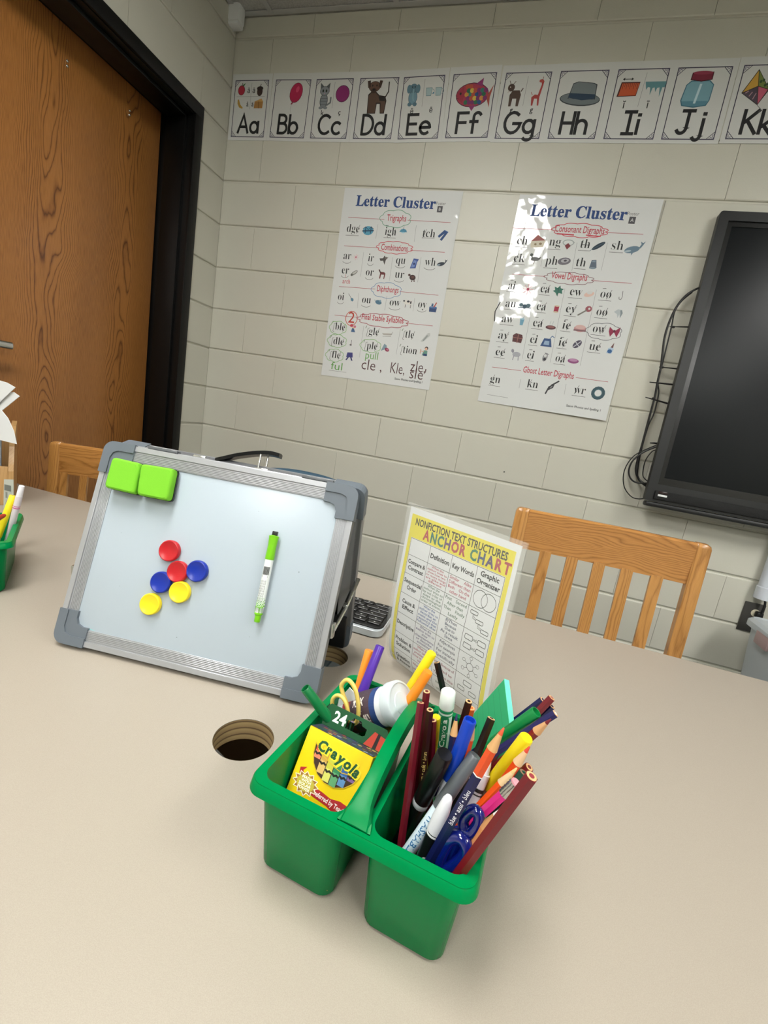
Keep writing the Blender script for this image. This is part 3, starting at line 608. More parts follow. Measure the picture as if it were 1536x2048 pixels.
# ================================================================== letter cluster posters
RED_, MAR, GRN = '#b23a4a', '#8c2434', '#5f9a4a'
def icon(S, n, x, y, s):
    """little printed pictures, s = half size in m"""
    def E(cx, cy, rx, ry, c, l=2, ang=0): S.ell(x+cx*s, y+cy*s, rx*s, ry*s, c, 'picture', l, ang, 14)
    def P(pts, c, l=2): S.poly([(x+a*s, y+b*s) for a, b in pts], c, 'picture', l)
    def K(pts, w, c, l=3, closed=False): S.stroke([(x+a*s, y+b*s) for a, b in pts], w*s, c, 'picture', l, closed)
    D = '#2b2c33'
    if n == 'bridge': E(0, 0, 1, .75, '#4f94b0'); K([(-1, -.1), (1, .05)], .2, '#1d3a55'); K([(-.5, -.4), (-.5, .6)], .14, '#1d3a55'); K([(.5, -.4), (.5, .65)], .14, '#1d3a55'); K([(-1, .3), (-.5, .6), (0, .15), (.5, .65), (1, .3)], .08, '#1d3a55', 4)
    elif n == 'lamp': K([(0, 1.2), (0, .4)], .08, D); P([(-1, -.2), (-.7, .35), (0, .6), (.7, .35), (1, -.2)], '#4a8aa8'); E(0, -.3, .5, .15, '#9cc6d4')
    elif n == 'jeans': P([(.1, .9), (.9, .6), (-.1, -1), (-.5, -.8), (.2, .3), (-.7, -.5), (-1, -.2)], '#1f4478'); K([(.2, .8), (.85, .55)], .12, '#36609a', 4)
    elif n == 'burst':
        for i in range(8): K([(0, 0), (1.1*math.cos(i*.785), 1.1*math.sin(i*.785))], .16, '#d8a9ae')
        E(0, 0, .3, .3, '#b7506a', 4)
    elif n == 'bird': P([(-1, .2), (-.2, .3), (.1, .9), (.4, .3), (1, .6), (.5, 0), (.3, -1), (-.1, -.2), (-.7, -.3)], '#4a4644'); E(.5, .35, .3, .25, '#6a625e', 4)
    elif n == 'cloth': P([(-.7, -1), (-.2, .9), (.9, .8), (.6, .2), (.5, -.9)], '#3e5596'); P([(-.5, -.8), (-.1, .6), (.5, .5), (.2, -.7)], '#6f86bd', 3); E(.05, -.1, .2, .2, '#26356a', 4)
    elif n in ('whale', 'whale2'):
        c = '#2a3442' if n == 'whale' else '#61798a'; E(-.15, -.15, .85, .38, c, 2, .25); P([(.5, .0), (.75, .5), (.6, .8), (.9, .65), (1.15, .85), (.95, .4), (.75, .05)], c); E(-.6, -.35, .4, .12, '#9fb0ba', 4, .2)
        if n == 'whale2': P([(-.2, -.3), (-.1, -.8), (.1, -.4)], c)
    elif n == 'fern': E(0, 0, 1, .4, '#7c7c7a', 2, .6); E(.1, .1, .7, .22, '#b9b9b4', 3, .6); E(-.6, -.5, .3, .25, '#55564f')
    elif n == 'horse': P([(-1, .9), (-.7, 1), (-.4, .5), (.5, .45), (.8, .2), (.7, -1), (.5, -1), (.5, -.1), (-.2, -.1), (-.3, -1), (-.55, -1), (-.5, .2)], '#6a3030'); K([(-.75, .9), (-.45, .3)], .15, '#2c1414', 4)
    elif n == 'turtle': E(.1, 0, .75, .6, '#3b2423', 2, -.2); E(-.75, .5, .3, .25, '#4d302c'); P([(.0, -.5), (-.1, -1), (.2, -.9)], '#4d302c'); P([(.6, -.4), (.8, -.9), (.4, -.8)], '#4d302c'); E(.1, .1, .4, .3, '#5b3a36', 4)
    elif n == 'shovel': K([(-.9, 1.1), (.1, -.1)], .12, '#5a5a60'); P([(-.1, .1), (.6, -.0), (.9, -.5), (.5, -.9), (0, -.6)], '#55819b')
    elif n == 'mouse': E(.1, 0, .85, .5, '#50748c', 2, -.2); E(.5, .35, .25, .25, '#7393a8', 4); K([(-.6, .1), (-1, .5)], .08, '#50748c'); E(.85, -.15, .08, .08, D, 5)
    elif n == 'cow': P([(-1, .5), (-.5, .6), (.6, .6), (.9, .3), (.8, -.9), (.6, -.9), (.5, -.2), (-.3, -.2), (-.4, -.9), (-.6, -.9), (-.6, .1), (-.9, .1)], '#d5d2cc'); E(.1, .35, .3, .2, D, 4); E(.65, .2, .15, .3, D, 4); E(-.8, .4, .2, .15, D, 4); K([(-.4, -.3), (-.4, -.8)], .1, D, 4); K([(.7, -.3), (.7, -.85)], .1, D, 4)
    elif n == 'toys': P([(-.8, -1), (-.9, 0), (.9, 0), (.8, -1)], '#2b4470'); E(0, 0, .9, .25, '#3f6aa0', 3); P([(-.6, .0), (-.4, .9), (0, .8), (-.1, 0)], '#7d8aa5', 4); K([(.2, .1), (.6, 1)], .25, '#b04a3c', 5); E(-.2, .45, .2, .25, '#2a5878', 5)
    elif n == 'bubble': E(-.4, .7, .5, .4, '#c0506a'); E(.5, .5, .35, .35, '#c87888'); P([(-.4, -.9), (-.2, .1), (.3, .1), (.8, -.9)], '#48668e', 3); E(.1, .2, .25, .2, '#d9b28c', 4)
    elif n == 'bow': P([(-1, .1), (1, .25), (.8, -.2), (-.8, -.25)], '#b9b6b0', 3); K([(-1, .1), (-.9, -.1), (.9, .0), (1, .5)], .08, '#84827e', 4); K([(-.9, -.5), (.8, -.4)], .07, '#84827e', 4)
    elif n == 'bottle': P([(-1, -.9), (.3, .9), (.8, 1), (.9, .4), (-.5, -1)], '#b7bab8'); P([(-.6, -.7), (.2, .5), (.5, .4), (-.3, -.8)], '#8f9494', 3)
    elif n == 'candle': K([(.1, 1.2), (0, -.3)], .2, '#55565e'); E(-.1, -.7, .5, .25, '#4a4b50', 3); E(0, -.4, .25, .25, '#7c6a66', 4)
    elif n == 'apple': P([(-1, -.8), (-.4, .8), (.2, .5), (.3, -.2)], '#7d93a0'); E(.4, -.4, .55, .38, '#8c3350', 3, -.4); E(.5, -.35, .3, .18, '#c07088', 4, -.4)
    elif n == 'girl': E(.3, .65, .38, .38, '#2f1f1e'); E(.25, .5, .27, .3, '#d6a890', 3); P([(-.5, -.9), (-.2, .2), (.6, .2), (.7, -.9)], '#5f8c7e', 2); P([(-.2, -.95), (.6, -.95), (.6, -.5), (-.2, -.5)], '#26406a', 4); K([(-.9, -.5), (-.9, .3)], .2, '#c59a84', 3); K([(-.9, .0), (-.2, -.1)], .15, '#c59a84', 4)
    elif n == 'ruffle': P([(-.7, .9), (.7, 1), (.9, -.2), (-.9, -.3)], '#3f3f7c'); P([(-.5, -.2), (-.1, -.2), (-.6, -1), (-1, -1)], '#34346a', 3); P([(.2, -.2), (.6, -.2), (1, -1), (.6, -1)], '#34346a', 3)
    elif n == 'cheese': P([(-1, .0), (-.2, .9), (1, .2), (.9, -.7), (-.9, -.9)], '#cfc8b6'); P([(-1, .0), (-.2, .9), (1, .2)], '#9c5a58', 3); E(-.3, -.4, .18, .15, '#8e7d62', 4); E(.4, -.3, .22, .16, '#8e7d62', 4)
    elif n == 'ring': K(arc(0, .3, .9, .45, 0, 360), .14, '#9aa0a0', 3, True); P([(-.5, -.2), (0, .25), (.5, -.2), (0, -.8)], '#7c2f37', 4)
    elif n == 'feather': E(0, 0, 1.05, .32, '#1f3242', 2, .6); K([(-1.1, -.75), (.7, .5)], .07, '#48606e', 4)
    elif n == 'duck': E(.1, -.15, .75, .35, '#6a6c6c'); E(-.65, .5, .28, .25, '#4c5450', 3); K([(-.6, .4), (-.4, -.1)], .2, '#585c58', 3); K([(.1, -.4), (0, -1)], .1, '#6a5a4c', 3); P([(.6, 0), (1.1, .3), (.9, -.2)], '#50524f', 3)
    elif n == 'phone': E(0, 0, 1, .55, '#6c6870', 2, .15); E(.1, .1, .6, .3, '#a8a6ac', 3, .15); E(.15, .1, .25, .15, '#4a4850', 4, .15)
    elif n == 'thimble': P([(-.7, -.9), (-.5, .8), (.4, .9), (.8, -.7)], '#596674'); E(0, -.8, .7, .2, '#7c8c98', 3); P([(-.4, .4), (-.3, .7), (.3, .8), (.3, .4)], '#7c8c98', 3)
    elif n == 'leaf': P([(0, -1), (.2, -.4), (.9, -.5), (.7, .1), (1, .4), (.4, .5), (.2, 1), (-.2, .5), (-.8, .7), (-.6, .1), (-1, -.1), (-.4, -.4)], '#2f6a5c'); K([(.1, -1), (0, .6)], .07, '#174038', 4)
    elif n == 'cashew': E(0, 0, 1, .5, '#d8b8ac', 2, .3); E(.05, .35, .55, .35, '#cbcdcb', 3, .2)
    elif n == 'hook': K([(0, 1.2), (.2, -.2), (0, -.9), (-.5, -.8), (-.6, -.3)], .14, '#6c6c6e')
    elif n == 'sauce': E(-.6, .1, .35, .3, '#56707c'); E(0, -.1, .35, .35, '#3c5566', 3); E(.55, .1, .4, .3, '#56707c'); K([(-1, -.3), (1, -.25)], .14, '#3c5566', 4)
    elif n == 'thread': P([(-.6, -.8), (-.6, .8), (.6, .8), (.6, -.8)], '#a03048'); E(0, .8, .7, .2, '#c8b8a0', 3); E(0, -.8, .7, .2, '#c8b8a0', 3)
    elif n == 'key': K([(-1, -.8), (.2, .1)], .24, '#74706a'); E(.5, .35, .55, .5, '#955058', 3); E(.6, .4, .18, .18, '#cbcdcb', 4)
    elif n == 'tooth': P([(-1, .3), (-.3, .9), (.5, .8), (.8, .2), (.5, -.9), (.2, -.1), (0, -.9), (-.3, -.1)], '#aeb6ba'); P([(.2, .7), (.5, .8), (.8, .2), (.5, -.9), (.4, 0)], '#7e898f', 3)
    elif n == 'cup': P([(-.6, .7), (.6, .8), (.4, -1), (-.4, -1)], '#6c9cb4'); E(0, .75, .65, .22, '#a9c6d2', 3); K([(.1, .8), (.4, 1.4)], .12, '#5a86a0', 4)
    elif n == 'steak': E(0, -.3, 1, .4, '#58323a'); E(0, -.2, .7, .22, '#8b5a5a', 3); K([(-.3, .3), (-.2, .9)], .07, '#99aaaa'); K([(.2, .3), (.3, .9)], .07, '#99aaaa')
    elif n == 'pie': E(0, -.1, 1, .55, '#b98a8a'); E(0, .15, .85, .35, '#c9a5a0', 3); K([(-.9, -.4), (.9, -.4)], .25, '#7d5a60', 4)
    elif n == 'bowtie': P([(0, .1), (-.9, .8), (-.9, .0), (-.5, -.9), (-.1, -.2)], '#8c2446'); P([(0, .1), (.9, .9), (.9, .1), (.6, -.9), (.1, -.2)], '#8c2446'); E(0, .1, .22, .25, '#5c1230', 4)
    elif n == 'chest': P([(-.9, -.7), (-1, .5), (-.5, .9), (.7, .7), (.9, .2), (.8, -.8)], '#552c2e'); K([(-.9, .1), (.85, -.0)], .12, '#8b5850', 4); K([(0, .8), (0, -.8)], .14, '#8b5850', 4)
    elif n == 'ceiling': P([(-1, -.9), (-.6, .5), (.6, .5), (1, -.9)], '#34507c'); P([(-.5, -.6), (-.4, .1), (.4, .1), (.5, -.6)], '#89a0bc', 3); K([(.4, .5), (.7, 1), (1.1, .8)], .14, '#5a7598', 4)
    elif n == 'shield': E(0, 0, .95, .6, '#4a4658', 2, .8); K([(-.55, -.55), (.55, .55)], .16, '#b8b8c0', 4); K([(-.4, .4), (.4, -.4)], .16, '#b8b8c0', 4)
    elif n == 'glue': P([(-.7, -.9), (-.5, .1), (.2, .4), (.6, 0), (.3, -1)], '#a8bcd0'); P([(-.1, .3), (.4, 1.3), (.4, .2)], '#6b4444', 3); E(-.1, -.5, .45, .4, '#2f5d92', 4)
    elif n == 'sheep': E(.1, 0, .75, .45, '#a3a3ac'); E(-.7, .55, .25, .35, '#8b8b95', 3, .4); K([(-.3, -.3), (-.4, -1)], .14, '#8b8b95'); K([(.5, -.3), (.6, -1)], .14, '#8b8b95')
    elif n == 'pot': E(0, 0, .5, .9, '#8a8a8e', 2, -.2); E(0, -.4, .3, .3, '#34343a', 3); K([(-.2, .9), (.6, .7)], .12, '#6a6a70', 4); E(0, .35, .3, .3, '#cbcdcb', 3)
    elif n == 'soap': E(0, 0, 1, .45, '#8a4a78'); E(0, .15, .75, .25, '#b282a6', 3)
    elif n == 'knot': K([(-.6, -1), (-.3, 0), (.3, .4), (.2, 0), (-.3, -.4), (0, .3), (.9, 1)], .22, '#3a3a3e')
    elif n == 'wreath': K(arc(0, 0, .72, .72, 0, 350), .42, '#33505a', 3, True); K(arc(0, 0, .5, .5, 0, 350), .08, '#5d7c82', 4, True)
def poster(o, ang, w, h, T_, L_, I_, letter, label):
    X = V((math.cos(R(ang)), 0, math.sin(R(ang)))); Y = V((-X.z, 0, X.x)); o = V(o)
    wav = lambda x, y: 0.0022+0.0009*math.sin(x*17+y*5)*math.sin(y*9)+(0.010*(x/w) if letter == 'A' else 0)
    fn = lambda x, y, l: o+X*x+Y*y+V((0, -1, 0))*(l+wav(x, y))
    t = thing('phonics_poster', o, label, 'poster', 'letter cluster posters')
    mb = MB(); nx, ny = 16, 24
    vs = [fn(w*i/nx, h*j/ny, 0) for j in range(ny+1) for i in range(nx+1)]
    fs = [[j*(nx+1)+i, j*(nx+1)+i+1, (j+1)*(nx+1)+i+1, (j+1)*(nx+1)+i] for j in range(ny) for i in range(nx)]
    mb.add(vs, fs, 0, True)
    bvs = [fn(w*i/nx, h*j/ny, -0.0007) for j in range(ny+1) for i in range(nx+1)]; mb.add(bvs, [f[::-1] for f in fs], 0, True)
    part('laminated_sheet', mb, FILM, t)
    S = Sheet(fn, 9e-5)
    for tx, x, y, tw, st in T_:
        x, y, tw = x/1000, y/1000, tw/1000
        if st == 'T': S.text(tx, x, y, h=.044, w=tw, col='#1f3f78', grp='title', bold=.012, serif=True)
        elif st == 'p': S.text(tx, x, y, h=.013, w=tw, col='#6d6d70', grp='title')
        elif st == 'h': S.text(tx, x, y, h=.026, w=tw, col=RED_, grp='heading', bold=.012)
        elif st == 's':
            k = 0
            if tx[0] == '[':
                S.stroke([(x+.010, y+.030), (x+.002, y+.028), (x-.001, y-.008), (x+.005, y-.010)], .0016, '#3c3c3c', 'marker_drawing', 4); S.stroke([(x-.006, y+.038), (x-.010, y+.028)], .0022, '#3c5c34', 'marker_drawing', 4); tx = tx[1:]; x += .009; tw -= .009
            S.text(tx, x, y, h=.035, w=tw, col='#1b1b1d', serif=True, bold=-.012)
            if letter == 'A': S.line(x-.004, y-.010 if not set(tx) & set('gpy') else y-.014, x+tw+.004, y-.010 if not set(tx) & set('gpy') else y-.014, .0015, '#3a3a3c', 'underline')
            elif y > .30 and tx not in ('dge', 'igh', 'tch'): S.stroke([(x+tw/2+tw*.55*math.cos(R(a)), y-.006-.012*math.sin(R(-a))) for a in range(200, 345, 16)], .0016, '#3a3a3c', 'underline')
            if letter == 'A' and len(tx) == 2 and tx[0] in 'aeiou' and tx not in ('au', 'aw', 'ew'):
                i = 1 if tx in ('ea', 'ie', 'ei') and x > .2 and tx != 'ie' else 0
                S.line(x+.004, y+.036, x+.016, y+.037, .0018, '#2a2a2c', 'long_mark'); S.stroke([(x+tw*.62, y-.004), (x+tw*.95, y+.032)], .0016, '#2a2a2c', 'long_mark', 4)
            if tx in ('ck', 'gn', 'kn', 'wr'): S.stroke([(x+.004, y-.003), (x+.016, y+.034)], .0016, '#2a2a2c', 'long_mark', 4)
            if tx == 'th' and x < .5 and y > .64: S.line(x+.004, y+.012, x+.036, y+.012, .0018, '#2a2a2c', 'long_mark')
            if tx in ('dge', 'tch', 'ble', 'gle', 'tle', 'dle', 'ple', 'fle'): S.stroke([(x+tw*(.8 if tx != 'tch' else .05), y-.005), (x+tw*(1.0 if tx != 'tch' else .25), y+.032)], .0016, '#2a2a2c', 'long_mark', 4)
            if tx == 'igh': S.stroke([(x+tw*.7, y-.003), (x+tw*.9, y+.026)], .0016, '#2a2a2c', 'long_mark', 4); S.line(x+.0, y+.040, x+.012, y+.040, .0018, '#2a2a2c', 'long_mark')
        elif st == 'g': S.text(tx, x, y, h=.036, w=tw, col=GRN, grp='handwriting', bold=-.004)
        elif st == 'k': S.text(tx, x, y, h=.050, w=tw, col='#4a2226', grp='handwriting', bold=-.006)
        elif st == 'r': S.text(tx, x, y, h=.022, w=tw, col='#b8404a', grp='handwriting'); S.stroke([(x+.010, y+.026), (x+.012, y+.040)], .0018, '#b8404a', 'handwriting')
        elif st == '2': S.text(tx, x, y-.006, h=.050, w=tw, col='#b83a28', grp='handwriting')
        elif st == 'f': S.text(tx, x, y, h=.009, w=tw, col='#3a3a3c', grp='small_print', bold=.02)
    for x0, y0, x1, y1, st in L_:
        wd_, c = {'r': (.0020, '#a8505a'), 'v': (.0012, '#8c8d8f'), 'k': (.0012, '#606062'), 'u': (.0016, '#3a3a3c')}[st]
        S.line(x0/1000, y0/1000, x1/1000, y1/1000, wd_, c, n=16)
    for n, x, y, sz in I_:
        x, y = x/1000, y/1000
        if n[:2] == 'C_':
            wdt = sz*.00054; c = {'C_green': '#6a9a80', 'C_red': '#c03848', 'C_blue': '#4878a8', 'C_maroon': '#9c3848', 'C_dark': '#70404a', 'C_dark2': '#56585e'}.get(n, '#7fae6c')
            hh = {'C_green': .072, 'C_red': .052, 'C_blue': .068, 'C_maroon': .058, 'C_dark': .046, 'C_dark2': .066}.get(n, .060)
            if letter == 'A': wdt = sz*.00052
            S.cloud(x, y, wdt, hh, c, .0026 if n[2] in 'rgm' else .0020, 11 if sz > 300 else 7)
            if n == 'C_red' and letter == 'A': S.line(x-.085, y-.017, x-.02, y-.018, .005, c, 'marker_drawing'); S.line(x+.03, y-.016, x+.085, y-.018, .004, c, 'marker_drawing')
        elif n == 'O_red': S.stroke(arc(x, y, .030, .033, 0, 350), .0030, '#c0432c', 'marker_drawing', 4, True)
        elif n == 'box': S.rect(x-.012, y-.013, x+.012, y+.013, '#4c4c50'); S.text(letter, x, y-.006, h=.013, col='#d5d5d5', grp='title', align=.5, layer=4)
        else: icon(S, n, x, y, sz*.00048)
    if letter == 'A': S.stroke([(.010, .432), (-.004, .392), (.002, .352)], .0040, '#16161a', 'pen_mark', 4)
    S.build(t)
    return t
PB_T= [('Letter Cluster', 65, 779, 381, 'T'), ('Poster', 447, 796, 44, 'p'), ('Trigraphs', 228, 722, 92, 'h'), ('dge', 37, 665, 63, 's'), ('igh', 228, 661, 54, 's'), ('tch', 408, 662, 58, 's'), ('Combinations', 220, 597, 129, 'h'), ('ar', 38, 545, 39, 's'), ('ir', 164, 543, 28, 's'), ('qu', 302, 543, 45, 's'), ('wh', 440, 544, 50, 's'), ('er', 39, 481, 36, 's'), ('or', 163, 481, 38, 's'), ('ur', 307, 482, 44, 's'), ('Diphthongs', 230, 416, 106, 'h'), ('oi', 37, 361, 31, 's'), ('ou', 163, 358, 44, 's'), ('ow', 302, 358, 52, 's'), ('oy', 441, 361, 40, 's'), ('Final Stable Syllables', 173, 284, 211, 'h'), ('[ble', 34, 222, 61, 's'), ('[gle', 211, 218, 59, 's'), ('[tle', 394, 223, 51, 's'), ('[dle', 35, 154, 63, 's'), ('[ple', 211, 152, 62, 's'), ('[tion', 395, 153, 77, 's'), ('[fle', 36, 89, 54, 's'), ('pull', 220, 106, 64, 'g'), ('ful', 47, 34, 61, 'g'), ('cle ,', 207, 54, 105, 'k'), ('Kle,', 356, 55, 71, 'k'), ('zle,', 453, 75, 74, 'k'), ("sle'", 455, 42, 76, 'k'), ('arch', 50, 437, 39, 'r'), ('2', 105, 268, 32, '2'), ('Saxon Phonics and Spelling 1', 384, 27, 138, 'f')]
PB_L= [[36, 728, 215, 726, 'r'], [328, 728, 526, 727, 'r'], [34, 603, 207, 604, 'r'], [363, 603, 523, 604, 'r'], [35, 421, 220, 424, 'r'], [346, 423, 527, 422, 'r'], [32, 289, 156, 290, 'r'], [398, 287, 525, 288, 'r'], [188, 704, 187, 643, 'v'], [372, 708, 374, 640, 'v'], [137, 581, 138, 474, 'v'], [283, 567, 284, 466, 'v'], [418, 576, 421, 470, 'v'], [141, 399, 144, 332, 'v'], [283, 397, 283, 335, 'v'], [419, 401, 421, 343, 'v'], [189, 254, 190, 107, 'v'], [374, 259, 373, 143, 'v'], [39, 27, 132, 28, 'k'], [35, 650, 100, 651, 'u'], [225, 650, 283, 650, 'u'], [407, 658, 465, 659, 'u']]
PB_I= [('bridge', 144, 675, 55), ('lamp', 315, 681, 38), ('jeans', 503, 674, 50), ('burst', 102, 557, 24), ('bird', 241, 555, 45), ('cloth', 389, 549, 48), ('whale', 518, 557, 45), ('fern', 104, 487, 40), ('horse', 243, 492, 42), ('turtle', 391, 488, 42), ('shovel', 105, 374, 35), ('mouse', 244, 367, 40), ('cow', 389, 375, 48), ('toys', 513, 368, 42), ('bubble', 135, 237, 38), ('bow', 314, 229, 50), ('bottle', 502, 234, 45), ('candle', 137, 168, 25), ('apple', 315, 167, 45), ('girl', 508, 172, 45), ('ruffle', 138, 106, 40), ('C_green', 269, 731, 270), ('C_red', 285, 610, 315), ('C_blue', 276, 423, 270), ('C_maroon', 280, 287, 465), ('C_g2', 58, 232, 165), ('C_g3', 62, 170, 185), ('C_g4', 59, 101, 175), ('C_g5', 238, 167, 195), ('O_red', 121, 282, 118), ('box', 468, 779, 45)]
PA_T= [('Letter Cluster', 59, 785, 378, 'T'), ('Poster', 436, 804, 45, 'p'), ('Consonant Digraphs', 173, 729, 195, 'h'), ('ch', 28, 671, 44, 's'), ('ng', 162, 674, 46, 's'), ('th', 287, 673, 38, 's'), ('sh', 408, 674, 44, 's'), ('ck', 30, 601, 46, 's'), ('ph', 164, 600, 48, 's'), ('th', 287, 602, 38, 's'), ('Vowel Digraphs', 200, 548, 145, 'h'), ('ai', 31, 489, 29, 's'), ('ea', 169, 488, 37, 's'), ('ew', 290, 487, 49, 's'), ('oo', 411, 488, 42, 's'), ('au', 35, 416, 44, 's'), ('ea', 169, 416, 38, 's'), ('ey', 290, 418, 41, 's'), ('oo', 413, 418, 42, 's'), ('aw', 32, 351, 51, 's'), ('ea', 169, 348, 40, 's'), ('ie', 291, 351, 33, 's'), ('ow', 415, 350, 50, 's'), ('ay', 32, 281, 45, 's'), ('ei', 172, 279, 30, 's'), ('ie', 292, 280, 33, 's'), ('ue', 418, 279, 44, 's'), ('ee', 36, 209, 40, 's'), ('ei', 174, 213, 29, 's'), ('oa', 295, 214, 39, 's'), ('Ghost Letter Digraphs', 171, 152, 215, 'h'), ('gn', 37, 90, 45, 's'), ('kn', 201, 92, 47, 's'), ('wr', 400, 94, 47, 's'), ('Saxon Phonics and Spelling 1', 384, 34, 141, 'f')]
PA_L= [[-1, 734, 164, 735, 'r'], [376, 736, 513, 737, 'r'], [36, 550, 175, 552, 'r'], [366, 551, 517, 552, 'r'], [34, 156, 161, 157, 'r'], [395, 159, 525, 159, 'r'], [146, 700, 148, 590, 'v'], [272, 691, 277, 583, 'v'], [389, 698, 391, 592, 'v'], [145, 510, 156, 208, 'v'], [266, 511, 276, 207, 'v'], [391, 517, 400, 210, 'v'], [169, 121, 170, 82, 'v'], [362, 127, 365, 83, 'v'], [37, 34, 131, 33, 'k']]
PA_I= [('cheese', 115, 687, 60), ('ring', 238, 682, 50), ('feather', 358, 684, 55), ('whale2', 492, 683, 70), ('duck', 116, 621, 50), ('phone', 238, 617, 55), ('thimble', 355, 614, 40), ('burst', 116, 495, 40), ('leaf', 241, 500, 45), ('cashew', 367, 497, 42), ('hook', 493, 501, 32), ('sauce', 118, 427, 55), ('thread', 251, 427, 32), ('key', 367, 431, 50), ('tooth', 498, 432, 40), ('cup', 120, 362, 32), ('steak', 245, 357, 45), ('pie', 364, 361, 52), ('bowtie', 499, 360, 48), ('chest', 118, 291, 48), ('ceiling', 243, 292, 50), ('shield', 368, 295, 45), ('glue', 503, 292, 42), ('sheep', 125, 223, 50), ('pot', 250, 226, 42), ('soap', 368, 225, 48), ('knot', 304, 105, 60), ('wreath', 498, 108, 62), ('C_red', 271, 738, 415), ('C_dark', 272, 552, 375), ('C_dark2', 459, 357, 265), ('box', 460, 786, 45)]
poster((.669, 0, 1.315), .41, .560, .853, PB_T, PB_L, PB_I, 'B', 'Letter Cluster poster B with trigraphs at the top and green handwriting at the bottom')
poster((1.464, 0, 1.305), -.2, .556, .865, PA_T, PA_L, PA_I, 'A', 'Letter Cluster poster A of digraphs with glare, beside the black screen')
# ================================================================== black screen on the wall
tvo = V((2.222, -0.122, 1.009)); TX = V((1, 0, 0)); TY = V((0, .078, 1.116)).normalized(); TN = TX.cross(TY)
TVM = Matrix(((TX.x, TY.x, TN.x, tvo.x), (TX.y, TY.y, TN.y, tvo.y), (TX.z, TY.z, TN.z, tvo.z), (0, 0, 0, 1)))
tv = thing('flat_screen', (3.1, -0.06, 1.009), 'large black flat screen display mounted on the wall', 'screen')
TW, TH = 1.90, 1.118
b = MB(); b.M = TVM
fr_o = rrect(0, TW, 0.0, TH, 0.010, 4); fr_i = [(0.034, 0.072), (TW-0.034, 0.072), (TW-0.034, TH-0.034), (0.034, TH-0.034)]
b.prism(fr_o, -0.030, 0.0, 0, [fr_i[::-1]])
b.box((TW/2, TH/2+.01, -0.045), (TW-0.02, TH-0.05, 0.032), 0.004)
part('bezel', b, mat('screen_bezel', '#0e1011', 0.42), tv)
b = MB(); b.M = TVM
i2 = [(0.052, 0.100), (TW-0.052, 0.100), (TW-0.052, TH-0.052), (0.052, TH-0.052)]
b.prism(fr_i, -0.012, -0.006, 0, [i2[::-1]]); part('inner_bezel', b, mat('screen_inner_bezel', '#060707', 0.25), tv)
b = MB(); b.M = TVM; b.box((TW/2, (0.100+TH-0.052)/2, -0.011), (TW-0.10, TH-0.150, 0.004))
part('glass_panel', b, add_noise_bump(mat('screen_glass', '#0d1113', 0.28, Specular_IOR_Level=0.16), 1200, 0.05, 0.0002), tv)
b = MB(); b.M = TVM; b.box((TW/2, 0.028, 0.004), (TW-0.06, 0.036, 0.010), 0.003); part('speaker_grille', b, add_noise_bump(mat('speaker_mesh', '#0b0c0c', 0.7), 500, 0.9, 0.002), tv)
b = MB(); b.M = TVM; b.box((TW/2, -0.012, -0.03), (TW-0.02, 0.020, 0.05), 0.006); part('lower_edge', b, BLACKP2, tv)
b = MB(); b.M = TVM; b.box((0.058, 0.028, 0.010), (0.034, 0.008, 0.003), 0.001); part('sticker', b, WHITEP, tv, label='small white sticker')
b = MB(); b.M = TVM; b.box((0.058, 0.040, 0.010), (0.034, 0.010, 0.002), 0.001); part('sensor_window', b, mat('dark_window', '#2a1c1c', 0.2), tv)
b = MB(); b.box((2.95, -0.035, 1.55), (0.7, 0.072, 0.5), 0.004); part('wall_bracket', b, BLACKP2, tv)
CABM = mat('cable_black', '#0c0c0d', 0.45)
def cable(name, pts, r, label, group='cables beside the screen'):
    mb = MB(); mb.tube(smooth_path(pts, 5), r, 8); tag(part(name, mb, CABM), label, 'cable', group)
def at_y(pts, y): return [(p[0], y, p[1]-.0) for p in pts]
cable('cable', [(2.235, -.050, 1.850)]+at_y([(2.217, 1.847), (2.187, 1.821), (2.164, 1.776), (2.153, 1.72), (2.151, 1.658), (2.16, 1.591), (2.167, 1.541), (2.17, 1.483), (2.175, 1.419), (2.176, 1.32), (2.177, 1.219), (2.176, 1.171), (2.181, 1.117), (2.206, 1.08)], -.04)+[(2.240, -.07, 1.064)], .0042, 'thick black cable arching out and running down beside the screen')
cable('cable', at_y([(2.206, 1.836), (2.178, 1.80), (2.164, 1.76), (2.167, 1.705), (2.169, 1.643), (2.171, 1.567), (2.174, 1.485), (2.188, 1.441), (2.191, 1.363), (2.183, 1.308), (2.182, 1.227), (2.186, 1.15), (2.200, 1.085)], -.030)+[(2.236, -.055, 1.058)], .0028, 'thin black cable bulging right of the thick cable below the ties')
cable('cable', [(2.240, -.06, 1.238)]+at_y([(2.226, 1.232), (2.187, 1.204), (2.157, 1.175), (2.139, 1.13), (2.139, 1.081), (2.157, 1.035), (2.19, 1.006), (2.22, 1.002)], -.045)+[(2.250, -.075, 1.016)], .0022, 'black cable in the widest, lowest loop at the screen corner')
cable('cable', [(2.240, -.055, 1.228)]+at_y([(2.225, 1.225), (2.183, 1.193), (2.156, 1.154), (2.152, 1.111), (2.168, 1.08), (2.197, 1.068)], -.052)+[(2.236, -.075, 1.077)], .0034, 'black cable in the middle loop at the lower screen corner')
cable('cable', [(2.236, -.050, 1.215)]+at_y([(2.222, 1.207), (2.207, 1.17), (2.207, 1.129), (2.216, 1.096)], -.040)+[(2.238, -.070, 1.078)], .0022, 'short black cable loop closest to the lower screen corner')
